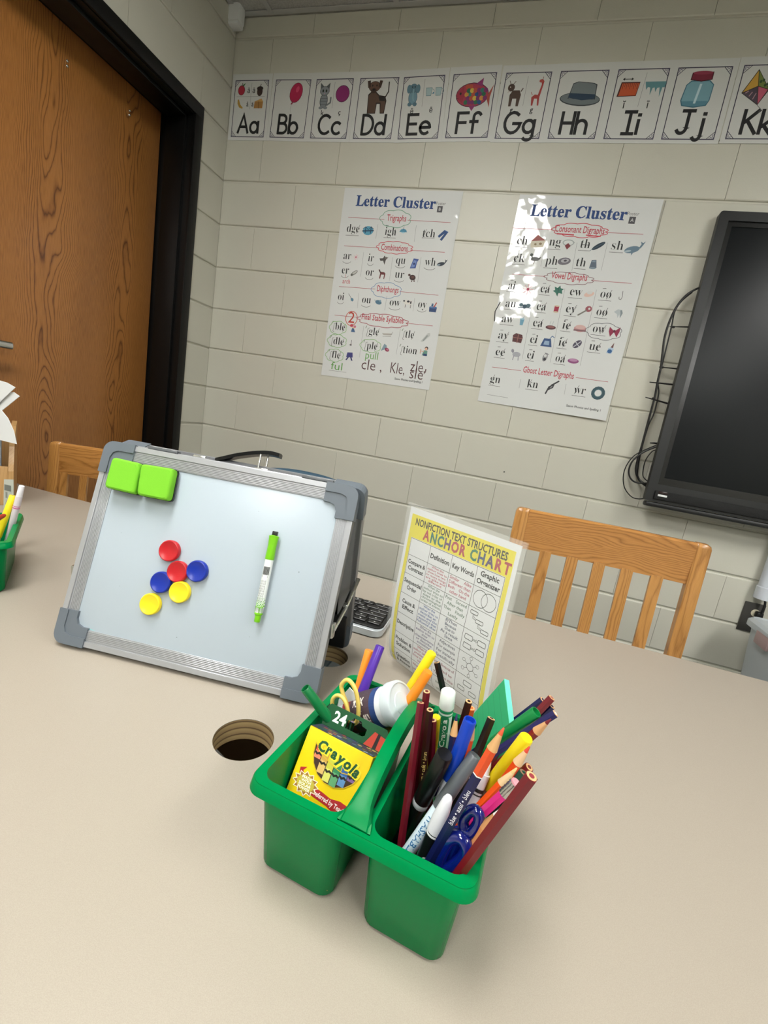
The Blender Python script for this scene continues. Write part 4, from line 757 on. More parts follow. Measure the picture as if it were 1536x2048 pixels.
for i, (a, c, w) in enumerate((((2.158, 1.699), (2.235, 1.702), .0024), ((2.160, 1.542), (2.235, 1.541), .0026), ((2.141, 1.479), (2.235, 1.479), .0032), ((2.141, 1.418), (2.235, 1.402), .0032), ((2.204, 1.239), (2.235, 1.241), .004))):
    mb = MB(); mb.tube([(a[0], -.040, a[1]), ((a[0]+c[0])/2, -.043, (a[1]+c[1])/2+.001), (c[0], -.055, c[1])], [w*.6, w, w*1.3], 6)
    if i < 4: mb.lathe([(.0055, -.003), (.0065, 0), (.0055, .003)], (2.172, -.039, a[1]), (0, .1, 1), 10)
    tag(part('cable_tie', mb, CABM), ('uppermost black tie holding the cables to the screen', 'second black tie from the top holding the cables', 'third black tie with its end poking left of the cables', 'fourth black tie, tilted, with its end poking left', 'lowest stubby black tie above the cable loops')[i], 'cable tie', 'ties on the screen cables')
# white raceway, outlet, plastic bin
rw = thing('cable_raceway', (2.775, -.02, .69), 'white plastic cable conduit on the wall above the outlet', 'conduit')
mb = MB(); mb.tube([(2.772, -.028, .735), (2.772, -.028, 1.06)], .0255, 20); part('pipe', mb, mat('grey_white_pvc', '#c9ced6', 0.4), rw)
mb = MB(); mb.lathe([(.026, 0), (.031, .0005), (.031, .05), (.0265, .052)], (2.772, -.033, .692), (0, 0, 1), 24); part('coupling', mb, MATS['grey_white_pvc'], rw)
ot = thing('wall_outlet', (2.775, 0, .53), 'dark brown wall outlet plate with a black plug in its upper socket', 'outlet')
mb = MB(); mb.box((2.772, -.004, .598), (.076, .007, .128), .002); part('cover_plate', mb, mat('outlet_plate', '#3a3835', 0.45), ot)
for i, z in enumerate((.580, .620)):
    mb = MB(); mb.lathe([(.0165, 0), (.0165, .002), (.0150, .003)], (2.780, -.0070, z), (0, -1, 0), 20); s_ = part('socket', mb, mat('socket_ivory', '#c9c3ac', 0.4), ot)
    if i == 0:
        for dx, dz, h in ((-.006, .004, .007), (.006, .004, .006), (0, -.007, .005)):
            mb = MB(); mb.box((2.780+dx, -.0101, z+dz), (.0024 if dz > 0 else .005, .0006, h)); part('slot', mb, BLACKP2, s_)
mb = MB(); mb.box((2.787, -.022, .620), (.026, .024, .026), .006); mb.tube(smooth_path([(2.787, -.030, .625), (2.789, -.034, .65), (2.787, -.034, .68), (2.776, -.033, .70)], 5), .0045, 8)
tag(part('power_plug', mb, CABM), 'black power plug with its cord going up into the white conduit', 'plug')
CLEARP = mat('translucent_plastic', '#ccd3d8', 0.3, Alpha=0.60)
bn = thing('storage_bin', (2.86, -.30, 0.0), 'translucent plastic storage bin with lid on the floor below the outlet', 'bin')
mb = MB()
ring = lambda x0, x1, y0, y1, z, r: [V((p[0], p[1], z)) for p in rrect(x0, x1, y0, y1, r, 4)]
mb.loft([ring(2.755, 3.12, -.37, -.15, .02, .03), ring(2.715, 3.16, -.40, -.12, .60, .03)], 0, True, False)
mb.loft([ring(2.718, 3.157, -.397, -.123, .60, .028), ring(2.758, 3.117, -.367, -.153, .024, .028)], 0, False, True)
part('bin_body', mb, CLEARP, bn)
mb = MB(); mb.loft([ring(2.700, 3.175, -.415, -.105, .600, .035), ring(2.700, 3.175, -.415, -.105, .622, .035), ring(2.712, 3.163, -.403, -.117, .634, .03), ring(2.716, 3.159, -.399, -.121, .628, .03)]); part('lid', mb, CLEARP, bn)
mb = MB(); mb.box((2.704, -.26, .585), (.012, .09, .05), .004); part('latch', mb, mat('latch_pinkish', '#a98f8f', 0.4), bn)
for k in range(3):
    mb = MB(); mb.tube([(2.728+.012*k*0, -.37+.06*k, .55), (2.745, -.345+.05*k, .10)], .003, 6); part('rib', mb, CLEARP, bn)
# white pipe end in the corner near the ceiling
pp = thing('corner_pipe', (.030, -.055, 2.80), 'white pipe end hanging down from the ceiling in the room corner', 'pipe')
mb = MB(); mb.box((.012, -.04, 2.86), (.086, .055, .09), .012); part('pipe_body', mb, WHITEP, pp)
mb = MB(); mb.box((.012, -.04, 2.811), (.080, .050, .020), .009); part('end_cap', mb, WHITEP, pp)
dt = MB(); dt.lathe([(.0035, 0), (.003, .003), (.001, .004)], (1.650, -.0002, 1.006), (0, -1, 0), 10); tag(part('nail_head', dt, BLACKP2), 'tiny black nail head on the bare wall between the chart and the screen', 'nail')

# ================================================================== wooden chairs
def oak_chair(org, ang, width, ztop, seat_z, rail_h, slat_x, slat_w, label, mats, post_w=.040, foot=0.0, clip=None):
    Hm, Vm = mats
    M_ = Matrix.Translation(V(org)) @ Matrix.Rotation(R(ang), 4, 'Z')     # local x along the back, +y = away from the table
    c = thing('wooden_chair', M_ @ V((width/2, 0.03, 0)), label, 'chair', 'slatted oak chairs')
    lean = 0.035
    def yy(z): return lean*(z-seat_z)/(ztop-seat_z)-lean if z > seat_z else -lean
    zb = ztop-rail_h
    for x in (post_w/2, width-post_w/2):                                   # rear legs run up as posts
        mb = MB(); mb.M = M_; rings = []
        for z, yo in ((0.0, .03), (seat_z, 0.0), (zb-.05, 0), (ztop-.014, 0), (ztop-.005, 0), (ztop, 0)):
            y = yy(z)+yo; s_ = post_w/2*(1 if z < ztop-.02 else (.93 if z < ztop-.003 else .72)); t_ = .013*(1 if z < ztop-.003 else .7)
            q_ = (.0, .0, .0, .0, .0035, .0110)[len(rings)] if True else 0; s_ = post_w/2; x_ = x
            if x < width/2: xa_, xb_ = x-s_+q_, x+s_
            else: xa_, xb_ = x-s_, x+s_-q_
            x_ = (xa_+xb_)/2; s_ = (xb_-xa_)/2
            rings.append([V((x_+a, y+b, z)) for a, b in ((-s_, -t_+.002), (-s_+.003, -t_), (s_-.003, -t_), (s_, -t_+.002), (s_, t_-.002), (s_-.003, t_), (-s_+.003, t_), (-s_, t_-.002))])
        mb.loft(rings); part('post', mb, Vm, c)
    mb = MB(); mb.M = M_ @ Matrix.Translation(V((width/2, yy(ztop-rail_h/2), ztop-rail_h/2-.001)))
    n = 10; rings = []
    hw = width/2-post_w
    for i in range(n+1):
        x = -hw+2*hw*i/n; bow = .010*(1-(x/hw)**2)
        hh = rail_h/2
        rings.append([V((x, bow-.011+.003, -hh)), V((x, bow+.011, -hh)), V((x, bow+.011+.002, hh-.006)), V((x, bow+.006, hh)), V((x, bow-.006, hh)), V((x, bow-.011, hh-.006))])
    mb.loft(rings, smooth=True); part('top_rail', mb, Hm, c)
    for sx in slat_x:
        mb = MB(); mb.M = M_; xm = sx
        bow = .010*(1-((xm-width/2)/hw)**2)*.8
        mb.loft([[V((xm+a, yy(z)+bow*(z-seat_z)/(zb-seat_z)+b, z)) for a, b in ((-slat_w/2, -.005), (slat_w/2, -.005), (slat_w/2, .005), (-slat_w/2, .005))] for z in (seat_z-.005, (seat_z+zb)/2, zb+.004)], smooth=False)
        part('slat', mb, Vm, c)
    mb = MB(); mb.M = M_; mb.box((width/2, -.225, seat_z), (width+.02, .42, .030), .010); part('seat', mb, Hm, c)
    for x in (.03, width-.03):
        mb = MB(); mb.M = M_; mb.tube([(x, -.40, seat_z-.015), (x, -.41, 0)], [.019, .015], 12); part('front_leg', mb, Vm, c)
    for y0_, y1_, x0_, x1_ in ((-.40, .01, .03, .02), (-.40, .01, width-.03, width-.02)):
        mb = MB(); mb.M = M_; mb.tube([(x0_, y0_, .17), (x1_, y1_, .17)], .010, 8); part('stretcher', mb, Vm, c)
    mb = MB(); mb.M = M_; mb.tube([(.03, -.2, .17), (width-.03, -.2, .17)], .010, 8); part('stretcher', mb, Vm, c)
    return c
# right chair: back stands just behind the table edge, seat tucked under
oak_chair((1.719, -0.790, 0.0), 2.0, .528, .967, .47, .120, [.110, .187, .263, .339, .418], .032, 'oak chair with five slats, directly below the black screen', (CHAIRH, CHAIRV), .038)
oak_chair((0.132, -0.970, 0.0), 15.7, .46, .888, .45, .108, [.052, .119, .186, .253, .320, .39], .026, 'oak chair against the brown door, half hidden by the whiteboard', (CHAIRH2, CHAIRV), .036)
# blue plastic chair behind the whiteboard
NAVY = add_noise_bump(mat('blue_grey_plastic', '#2e4c60', 0.42), 500, 0.2, 0.0005)
bc = thing('plastic_chair', (1.07, -.78, 0), 'dark blue plastic chair whose curved back shows above the whiteboard', 'chair')
mb = MB(); rings = []
n = 22
for side in (0, 1):
    pass
outer = []
for i in range(n+1):
    t = -1+2*i/n; x = t*.214
    ztop = .938-.030*abs(t)**2.4-(.05 if abs(t) > .97 else 0)
    outer.append((x, ztop))
rows = [0, .08, .2, .45, .7, .9, .97, 1.0]
def bk(x, f, ztop, off):
    z = .50+(ztop-.50)*f; y = .05*(z-.92)/.4-.040*(x/.214)**2*1.0+off
    p = V((x, y, z)); return Matrix.Translation((1.035, -.80, 0)) @ Matrix.Rotation(R(-2), 4, 'Z') @ p
vs = []
for off in (0, .012):
    for f in rows:
        for x, zt in outer: vs.append(bk(x*(1-.10*(1-f)), f, zt-(.004 if f == 1.0 and off == 0 else 0), off+(.003 if f == 1.0 and off == 0 else 0)))
m_ = n+1; nr = len(rows); fs = []
for j in range(nr-1):
    for i in range(n):
        a = j*m_+i; fs.append([a, a+1, a+1+m_, a+m_]); b_ = a+nr*m_; fs.append([b_, b_+m_, b_+1+m_, b_+1])
for i in range(n):
    a = (nr-1)*m_+i; fs.append([a, a+1, a+1+nr*m_, a+nr*m_]); fs.append([i, i+nr*m_, i+1+nr*m_, i+1])
for j in range(nr-1):
    a = j*m_; fs.append([a, a+m_, a+m_+nr*m_, a+nr*m_]); a = j*m_+n; fs.append([a, a+nr*m_, a+m_+nr*m_, a+m_])
mb.add(vs, fs, 0, True); part('backrest', mb, NAVY, bc)
mb = MB(); mb.box((1.085, -.99, .45), (.44, .40, .014), .006); part('seat', mb, NAVY, bc)
for x, y in ((.90, -1.16), (1.27, -1.16), (.90, -.80), (1.27, -.80)):
    mb = MB(); mb.tube([(x, y, .445), (x+(-.02 if x < 1 else .02), y+(-.03 if y < -1 else .06), 0.0)], .011, 10); part('leg', mb, STEEL, bc)
for x in (.90, 1.27):
    mb = MB(); mb.tube([(x, -.80, .445), (x, -.795, .60)], .010, 8); part('back_support', mb, STEEL, bc)
# ================================================================== tabletop whiteboard easel
def frame_matrix(o, X, Y, Z): return Matrix(((X.x, Y.x, Z.x, o.x), (X.y, Y.y, Z.y, o.y), (X.z, Y.z, Z.z, o.z), (0, 0, 0, 1)))
ba = V((1.071, -1.711, T+0.0076)); bu = V((.9906, .1369, 0)).normalized(); bn = V((.131, -.946, .296)); bn = (bn-bu*bn.dot(bu)).normalized(); bv = bn.cross(bu).normalized()
BM = frame_matrix(ba, bu, bv, bn)
BW, BH = .416, .318
easel = thing('whiteboard_easel', (1.28, -1.63, T), 'double-sided tabletop whiteboard easel with aluminium frame and grey corners', 'whiteboard')
def board(Mx, front):
    mb = MB(); mb.M = Mx; mb.box((BW/2, BH/2, -.0085), (BW-.010, BH-.010, .009), .001)
    part('writing_surface' if front else 'rear_panel', mb, WHITEB if front else mat('rear_panel_dark', '#2c2b2a', 0.5), easel)
    rw_ = .0255
    for k in range(4):
        mb = MB(); mb.M = Mx
        horiz = k < 2; Lr = (BW if horiz else BH)-.02
        def bx(a, b, z0, z1, bev=.0004):   # across from a..b measured from outer edge
            if horiz:
                y0, y1 = (a, b) if k == 0 else (BH-b, BH-a); mb.box((BW/2, (y0+y1)/2, (z0+z1)/2), (Lr, y1-y0, z1-z0), bev, seg=1)
            else:
                x0, x1 = (a, b) if k == 2 else (BW-b, BW-a); mb.box(((x0+x1)/2, BH/2, (z0+z1)/2), (x1-x0, Lr, z1-z0), bev, seg=1)
        bx(0, rw_, -.018, -.0022); bx(0, .0085, -.018, .0)
        for g in range(6): bx(.0105+g*.0024, .0105+g*.0024+.0013, -.003, -.0012, .0003)
        part('frame_rail', mb, ALU, easel)
    for cx, cy, sx, sy in ((0, 0, 1, 1), (BW, 0, -1, 1), (BW, BH, -1, -1), (0, BH, 1, -1)):
        mb = MB(); mb.M = Mx
        def Lp(o_, w_, l_, r_):
            pts = [(o_, l_), (o_, r_)]+[(o_+r_-r_*math.cos(R(a)), o_+r_-r_*math.sin(R(a))) for a in (15, 30, 45, 60, 75)]+[(r_, o_), (l_, o_), (l_, w_)]
            ri = .012
            pts += [(w_+ri, w_), (w_+ri*.3, w_+ri*.3), (w_, w_+ri), (w_, l_)]
            pts = [(cx+sx*p[0], cy+sy*p[1]) for p in pts]
            return pts if sx*sy > 0 else pts[::-1]
        a_ = Lp(-.0015, .028, .050, .016); a_ = a_ if sum(a_[i][0]*a_[(i+1) % len(a_)][1]-a_[(i+1) % len(a_)][0]*a_[i][1] for i in range(len(a_))) > 0 else a_[::-1]
        mb.prism(a_, -.0195, .0004)
        b_ = Lp(-.0015, .0125, .050, .016); b_ = b_ if sum(b_[i][0]*b_[(i+1) % len(b_)][1]-b_[(i+1) % len(b_)][0]*b_[i][1] for i in range(len(b_))) > 0 else b_[::-1]
        mb.prism(b_, .0003, .0024)
        part('corner_cap', mb, GREYP, easel)
board(BM, True)
# rear board meets the front one at the top
br = V((1.4635, -1.452, T+.0078)); topr = BM @ V((BW, BH-.004, 0)) + V((-.0035, .026, 0))
rX = -bu; rY = (topr-br); rY = (rY-rX*rY.dot(rX)).normalized(); rN = rX.cross(rY).normalized()
RM = frame_matrix(br, rX, rY, rN)
board(RM, False)
# black plastic brace pieces inside, visible between the boards
mb = MB(); mb.M = RM; mb.box((.030, .040, -.024), (.050, .070, .010), .004); part('inner_brace', mb, BLACKP2, easel)
mb = MB(); mb.M = RM; mb.lathe([(.004, 0), (.003, .002)], (.030, .040, -.029), (0, 0, -1), 10); part('screw', mb, STEEL, easel)
for u_ in (.419, -.003):
    mb = MB(); p0 = BM @ V((u_, .105, -.010)); p2 = RM @ V((BW-u_, .150, -.010)); p1 = (p0+p2)/2+V((0, 0, -.006))
    mb.tube([p0, p1], .0022, 8, flat=2.0); mb.tube([p1, p2], .0022, 8, flat=2.0); mb.lathe([(.006, -.003), (.006, .003)], p1, bu, 12); mb.box(p0, (.006, .010, .024), .002)
    part('folding_brace', mb, STEEL, easel)
mb = MB(); mb.M = BM; mb.box((BW/2, BH+.0006, -.018), (BW-.09, .003, .026), .001); part('hinge_cover', mb, ALU, easel)
for u0 in (.0692, .3250):
    mb = MB(); mb.M = BM; mb.box((u0+.0245, BH+.0028, -.010), (.050, .0044, .017), .0008); lp = part('hinge_plate', mb, mat('hinge_grey', '#55585b', 0.4), easel)
    for k in range(3):
        mb = MB(); mb.M = BM; mb.box((u0+.0095+k*.0150, BH+.0052, -.010), (.0072, .0012, .0085), .0005); part('hinge_slot', mb, WHITEP, lp)
mb = MB(); mb.M = BM
hp = smooth_path([(.176, BH+.0035, -.018), (.188, BH+.0085, -.018), (.212, BH+.0185, -.018), (.242, BH+.0275, -.018), (.264, BH+.0310, -.018), (.279, BH+.0298, -.018)], 4)
ps_ = []
for i, p in enumerate(hp):
    hw_ = .0075 if .03 < i/len(hp) < .97 else .005; ps_.append([p+V((0, -.0032, -hw_)), p+V((0, .0028, -hw_)), p+V((0, .0040, 0)), p+V((0, .0028, hw_)), p+V((0, -.0032, hw_))])
mb.loft(ps_); part('carry_handle', mb, mat('gloss_black_plastic', '#0b0b0c', 0.18), easel)
for u0, z in ((.250, -.012), (.2575, -.024)):
    mb = MB(); mb.M = BM; mb.tube([(u0, BH+.001, z), (u0-.001, BH+.027, z)], .0016, 8); part('handle_post', mb, STEEL, easel)
mb = MB(); mb.M = BM; mb.box((.150, BH+.004, -.018), (.022, .006, .012), .002); mb.box((.256, BH+.003, -.018), (.022, .003, .018), .001); part('handle_bracket', mb, STEEL, easel)
mb = MB(); mb.M = BM; mb.tube([(.128, BH+.0035, -.018), (.142, BH+.0035, -.018)], .0012, 6); part('handle_pin', mb, STEEL, easel)

MAGN = [('red', '#b3161f', .148, .169, 'red round magnet, topmost on the whiteboard'), ('red', '#b3161f', .169, .141, 'red round magnet touching the blue ones in the middle of the group'),
        ('blue', '#0a2a96', .199, .148, 'blue round magnet on the right of the group, beside the lower red one'), ('blue', '#0a2a96', .147, .120, 'blue round magnet on the left, above the lowest yellow one'),
        ('yellow', '#e6cf1e', .180, .112, 'yellow round magnet below the red one, right of the lower blue'), ('yellow', '#e3cb1c', .139, .085, 'lowest round magnet, yellow, off by itself at bottom left')]
for nme, c, x, y, lab in MAGN:
    mb = MB(); mb.M = BM
    z0 = -.0038
    mb.lathe([(.0150, 0), (.0163, .0012), (.0163, .0068), (.0155, .0080), (.0143, .0083), (.0138, .0079), (.0005, .0079)], (x, y, z0), (0, 0, 1), 36)
    tag(part('magnet', mb, mat('magnet_'+nme, c, 0.33)), lab, 'magnet', 'round magnets on the whiteboard')
FOAM = add_noise_bump(mat('lime_foam', '#72bd22', 0.85), 900, 0.3, 0.0006)
for i, (q, lab) in enumerate(((((.0275, .2435), (.0800, .2420), (.0762, .2915), (.0282, .2930)), 'lime green eraser block at the corner of the whiteboard, left one of two'), (((.0825, .2420), (.1350, .2425), (.1325, .2930), (.0772, .2912)), 'lime green eraser block with a black side, right one of two'))):
    t = thing('board_eraser', BM @ V((q[0][0]+.02, .25, -.004)), lab, 'eraser', 'lime erasers')
    def rq(ins, z):
        c = [V((p[0], p[1])) for p in q]; cen = sum(c, V((0, 0)))/4; out = []
        for k in range(4):
            p, a, b_ = c[k], c[k-1], c[(k+1) % 4]
            p = p+(cen-p).normalized()*ins*1.3; r_ = .005
            for f in (0, .5, 1):
                d1 = (a-p).normalized()*r_; d2 = (b_-p).normalized()*r_
                out.append(V(tuple(p+(d1*(1-f)**2+d2*f**2))+(z,)))
        return out
    mb = MB(); mb.M = BM; mb.loft([rq(.0002, .0002), rq(0, .003), rq(0, .0045)]); part('felt_base', mb, BLACKP2, t)
    mb = MB(); mb.M = BM; mb.loft([rq(.0012, .0045), rq(.0006, .0070), rq(.0006, .0145), rq(.002, .0175), rq(.0042, .0185)]); part('foam_body', mb, FOAM, t)
# green dry-erase marker held on the board
LIME = mat('lime_plastic', '#73bf17', 0.3)
mk = thing('dry_erase_marker', BM @ V((.3085, .095, -.003)), 'slim lime green and white dry-erase marker stuck upright on the whiteboard', 'marker')
ma, mt = V((.3090, .0950, .0048)), V((.3055, .2235, .0048)); md = (mt-ma).normalized(); mr = .0062
def mkp(nm, prof, m, lab=None):
    mb = MB(); mb.M = BM; mb.lathe(prof, ma, md, 20); return part(nm, mb, m, mk, label=lab)
mkp('barrel', [(mr*.95, .012), (mr, .014), (mr, .093)], mat('marker_white', '#dfe4e2', 0.35))
mkp('end_plug', [(mr*.62, 0), (mr*.72, .001), (mr*.74, .010), (mr, .0115), (mr, .022)], LIME, 'lime green end plug')
mkp('cap', [(mr*1.04, .0925), (mr*1.12, .094), (mr*1.02, .112), (mr*1.15, .125), (mr*1.22, .128), (mr*.6, .1295)], LIME, 'lime green cap')
mb = MB(); mb.M = BM; mb.box(ma+md*.1320+V((.001, 0, .001)), (.0080, .0070, .0055), .001); part('clip_tip', mb, BLACKP2, mk)
SMK = Sheet(lambda x, y, l: BM @ (ma+md*y+V((x, 0, math.sqrt(max((mr+.0002)**2-x*x, 0))+l))))
for i in range(15): SMK.rect(-.0042+i*.0006, .070, -.0042+i*.0006+(.00045 if i % 3 else .0002), .082, '#2d2f30', 'barcode', 2)
SMK.rect(-.0042, .066, .0040, .0688, '#8b8f90', 'barcode', 2)
for i in range(5):
    for k in range(9): SMK.rect(-.0042+i*.0017, .030+k*.0036, -.0042+i*.0017+.0005, .030+k*.0036+.0026+(k*i % 3)*.0003, '#5f6566', 'small_print', 2)
rr_ = random.Random(5)
for i in range(7):
    for k in range(5): SMK.ell(-.0048+k*.0024+(i % 2)*.0012, .0225+i*.0022, .0011*(1-i*.11), .0011*(1-i*.11), '#73bf17' if rr_.random() > .25 else '#3f8f2a', 'dot_pattern', 2, n=8)
SMK.build(mk)
# small marks of ink on the board
S = Sheet(lambda x, y, l: BM @ V((x, y, -.0039+l)))
for x, y, r_ in ((.27, .255, .0005), (.06, .18, .0005), (.19, .045, .0009), (.352, .178, .0010), (.30, .07, .0005), (.08, .10, .0005)): S.ell(x, y, r_, r_, '#7d878c', 'ink_speck', 1, n=8)
S.poly([(.040, .0265), (.052, .0275), (.060, .0262)], '#7fc8c4', 'ink_smudge')
S.build(easel)

# ================================================================== acrylic stand with the chart
CT = V((1.537, -1.495)); cang = R(-32.55); CW = .2124
cd = V((math.cos(cang), math.sin(cang))); cn = V((cd.y, -cd.x))      # cn points to the viewer
prof = smooth_path([(a, b, 0) for a, b in ((-.086, .0035), (-.050, .0040), (-.034, .0075), (-.020, .018), (-.009, .040), (-.003, .075), (.001, .130), (.000, .200), (-.001, .296))], 6)
acc = [0.0]
for i in range(1, len(prof)): acc.append(acc[-1]+((prof[i][0]-prof[i-1][0])**2+(prof[i][1]-prof[i-1][1])**2)**.5)
prof = [(q[0], q[1]) for q in prof]
def chart_fn(x, s, l):
    """x across, s = arc length measured DOWN from the top edge, l = lift towards the viewer"""
    d = acc[-1]-s; i = 0
    while i < len(acc)-2 and acc[i+1] < d: i += 1
    f = max(0, (d-acc[i])/(acc[i+1]-acc[i])); a, b_ = prof[i], prof[i+1]
    sx, z = a[0]+(b_[0]-a[0])*f, a[1]+(b_[1]-a[1])*f
    tx_, tz = b_[0]-a[0], b_[1]-a[1]; L_ = math.hypot(tx_, tz); nx_, nz_ = tz/L_, -tx_/L_
    bulge = .004*math.sin(math.pi*min(1, max(0, x/CW)))*(1-min(1, s/.05))*0
    sx += nx_*(l+bulge); z += nz_*l
    return V((CT.x+cd.x*x+cn.x*sx, CT.y+cd.y*x+cn.y*sx, T+z))
stand = thing('sign_holder', (CT.x+.1, CT.y-.06, T), 'clear plastic table stand holding the yellow-edged anchor chart', 'sign holder')
ACR = mat('clear_acrylic', '#f4f8f6', 0.06, Alpha=0.07, IOR=1.49)
Ltot = acc[-1]
def strip(x0, x1, s0, s1, l0, l1, m, name, parent, ny=40, nx=1):
    mb = MB(); rings = []
    for j in range(ny+1):
        s = s0+(s1-s0)*j/ny
        rings.append([chart_fn(x0, s, l1), chart_fn(x1, s, l1), chart_fn(x1, s, l0), chart_fn(x0, s, l0)])
    mb.loft(rings[::-1], smooth=False); return part(name, mb, m, parent)
strip(-.004, CW+.004, 0, Ltot, -.0030, -.0012, ACR, 'back_sheet', stand)
strip(-.004, CW+.004, 0, Ltot*.86, .0008, .0018, ACR, 'front_sheet', stand)
paper = thing('anchor_chart', (CT.x+.1, CT.y-.06, T+.01), 'yellow-bordered nonfiction text structures anchor chart with a printed table', 'chart')
PH = .281; ps0 = .006
strip(.003, CW-.003, ps0, ps0+PH, -.0009, -.0003, PAPER, 'paper_sheet', paper)
PWd = CW-.006
S = Sheet(lambda x, y, l: chart_fn(.003+x*PWd, ps0+(1-y)*PH, -.0003+l), 5e-5)
# here x and y run 0..1 over the paper, y up
YEL = '#dccf2e'
def band(x0, y0, x1, y1, c, grp, layer):
    n = max(1, int(abs(y1-y0)*40))
    vs = []; fs = []
    for i in range(n+1): y = y0+(y1-y0)*i/n; vs += [(x0, y), (x1, y)]
    for i in range(n): fs.append([2*i, 2*i+1, 2*i+3, 2*i+2])
    S.put(grp, c, vs, fs, layer)
band(.030, .832, .970, .965, YEL, 'yellow_border', 1); band(.030, .02, .062, .832, YEL, 'yellow_border', 1); band(.938, .02, .970, .832, YEL, 'yellow_border', 1)
def ctext(t, cx, y, w, h, col, grp='lettering', bold=0.0):
    vs, fs, tw = text2d(t, bold); sx = w/tw; sy = h/.69
    S.put(grp, col, [(cx+(a-tw/2)*sx, y+b*sy) for a, b in vs], fs, 3)
ctext('NONFICTION TEXT STRUCTURES', .5, .908, .84, .040, '#14140f', 'title', .022)
x = .180
for ch, c in zip('ANCHOR CHART', ['#a83238', '#2a6a5c', '#2a6a5c', '#5c3a66', '#a83240', '#a83240', '', '#2a7050', '#3a4a6c', '#4c3a66', '#a83240', '#a83240']):
    if ch != ' ': vs, fs, tw = text2d(ch, .038); S.put('title', c, [(x+a*.0585/.69, .846+b*.055/.69) for a, b in vs], fs, 3); x += (tw*.0585/.69)+.010
    else: x += .028
cols = [.066, .275, .490, .715, .934]; rows = [.828, .730, .620, .500, .375, .250, .135, .02]
for yv in rows[:-1]: S.put('table_line', '#3b3b38', [(cols[0], yv-.0012), (cols[-1], yv-.0012), (cols[-1], yv+.0012), (cols[0], yv+.0012)], [[0, 1, 2, 3]], 2)
for xv in cols: band(xv-.0016, rows[-1], xv+.0016, rows[0], '#3b3b38', 'table_line', 2)
cc = [(cols[i]+cols[i+1])/2 for i in range(4)]
BLK_ = '#202020'
ctext('Definition', cc[1], .765, .185, .026, BLK_, bold=.03); ctext('Key Words', cc[2], .765, .195, .026, BLK_, bold=.03); ctext('Graphic', cc[3], .789, .15, .026, BLK_, bold=.03); ctext('Organizer', cc[3], .748, .19, .026, BLK_, bold=.03)
for r_, ls in ((1, ('Compare &', 'Contrast')), (2, ('Sequential', 'Order')), (3, ('Cause &', 'Effect')), (4, ('Descriptive',)), (5, ('Problem &', 'Solution')), (6, ('Question', '& Answer'))):
    mid = (rows[r_]+rows[r_+1])/2
    for i, t in enumerate(ls): ctext(t, cc[0], mid+(.008 if len(ls) == 2 else -.006)-i*.036*(len(ls) == 2), min(.19, .0205*len(t)), .023, BLK_, bold=.03)
DEF = {1: ('#a8485a', ['When the', 'author tries to', 'show how two', 'or more things', 'are alike and', 'different']), 2: ('#55705c', ['When the', 'author tries to', 'lay out a list of', 'steps or the', 'chronological', 'order of events']),
       3: ('#3f5590', ['When the', 'author tries to', 'describe an', 'event and the', 'reason(s) that', 'followed after']), 4: ('#5a4a78', ['When the', 'author tries to', 'show', 'characteristics', 'or describe', 'something']), 5: ('#a0485a', ['When the', 'author tells of a', 'problem and', 'how it can be', 'solved']), 6: ('#a0485a', ['When the author', 'asks and answers', 'a question'])}
KEYW = {1: ('#a8485a', ['Similar     Alike', 'Different than', 'Both    On the', 'other hand']), 2: ('#55705c', ['First    Second', 'After that', 'Then    Finally', 'Lastly']), 3: ('#3a3f58', ['If/Then', 'Because', 'Due to', 'As a result', 'Since']),
        4: ('#4a4658', ['Adjectives', 'For example', 'For instance', 'Specifically']), 5: ('#8c4a5a', ['So     Because of', 'this led to', 'To solve this']), 6: ('#55705c', ['Who   What', 'Where  Why'])}
for D_, ci in ((DEF, 1), (KEYW, 2)):
    for r_, (c, ls) in D_.items():
        hgt = rows[r_]-rows[r_+1]; st = hgt*.9/len(ls)
        for i, t in enumerate(ls): ctext(t, cc[ci], rows[r_]-.004-(i+.85)*st+.002, min(.195, .0150*len(t)), min(.017, st*.74), c, 'handwriting', .012)
ar = CW/PH*1.0
def ring(cx, cy, r_, w_=.0032): S.stroke([(cx+r_*math.cos(2*math.pi*i/24), cy+r_*.76*math.sin(2*math.pi*i/24)) for i in range(24)], w_, '#2c2c2a', 'diagram', 3, True)
def rbx(cx, cy, w_, h_): S.stroke([(p[0], p[1]) for p in rrect(cx-w_/2, cx+w_/2, cy-h_/2, cy+h_/2, .006, 2)], .0034, '#2c2c2a', 'diagram', 3, True)
m_ = (rows[1]+rows[2])/2; ring(cc[3]-.034, m_, .058); ring(cc[3]+.034, m_, .058)
m_ = (rows[2]+rows[3])/2
for i in range(3): rbx(cc[3]-.055+i*.055, m_+.036-i*.036, .062, .018)
for i in range(2):
    for k in (0, .008): S.stroke([(cc[3]-.060+i*.055+k, m_+.026-i*.036), (cc[3]-.060+i*.055+k, m_+.006-i*.036+k), (cc[3]-.034+i*.055, m_+.002-i*.036+k)], .0026, '#2c2c2a', 'diagram', 3)
m_ = (rows[3]+rows[4])/2
for dy in (.024, -.024):
    rbx(cc[3]-.055, m_+dy, .066, .026); rbx(cc[3]+.055, m_+dy, .066, .026)
    for k in (-.003, .003): S.stroke([(cc[3]-.020, m_+dy+k), (cc[3]+.008, m_+dy+k)], .0026, '#2c2c2a', 'diagram', 3)
    S.stroke([(cc[3]+.006, m_+dy+.009), (cc[3]+.020, m_+dy), (cc[3]+.006, m_+dy-.009)], .0020, '#2c2c2a', 'diagram', 3)
m_ = (rows[4]+rows[5])/2; ring(cc[3], m_, .028, .003)
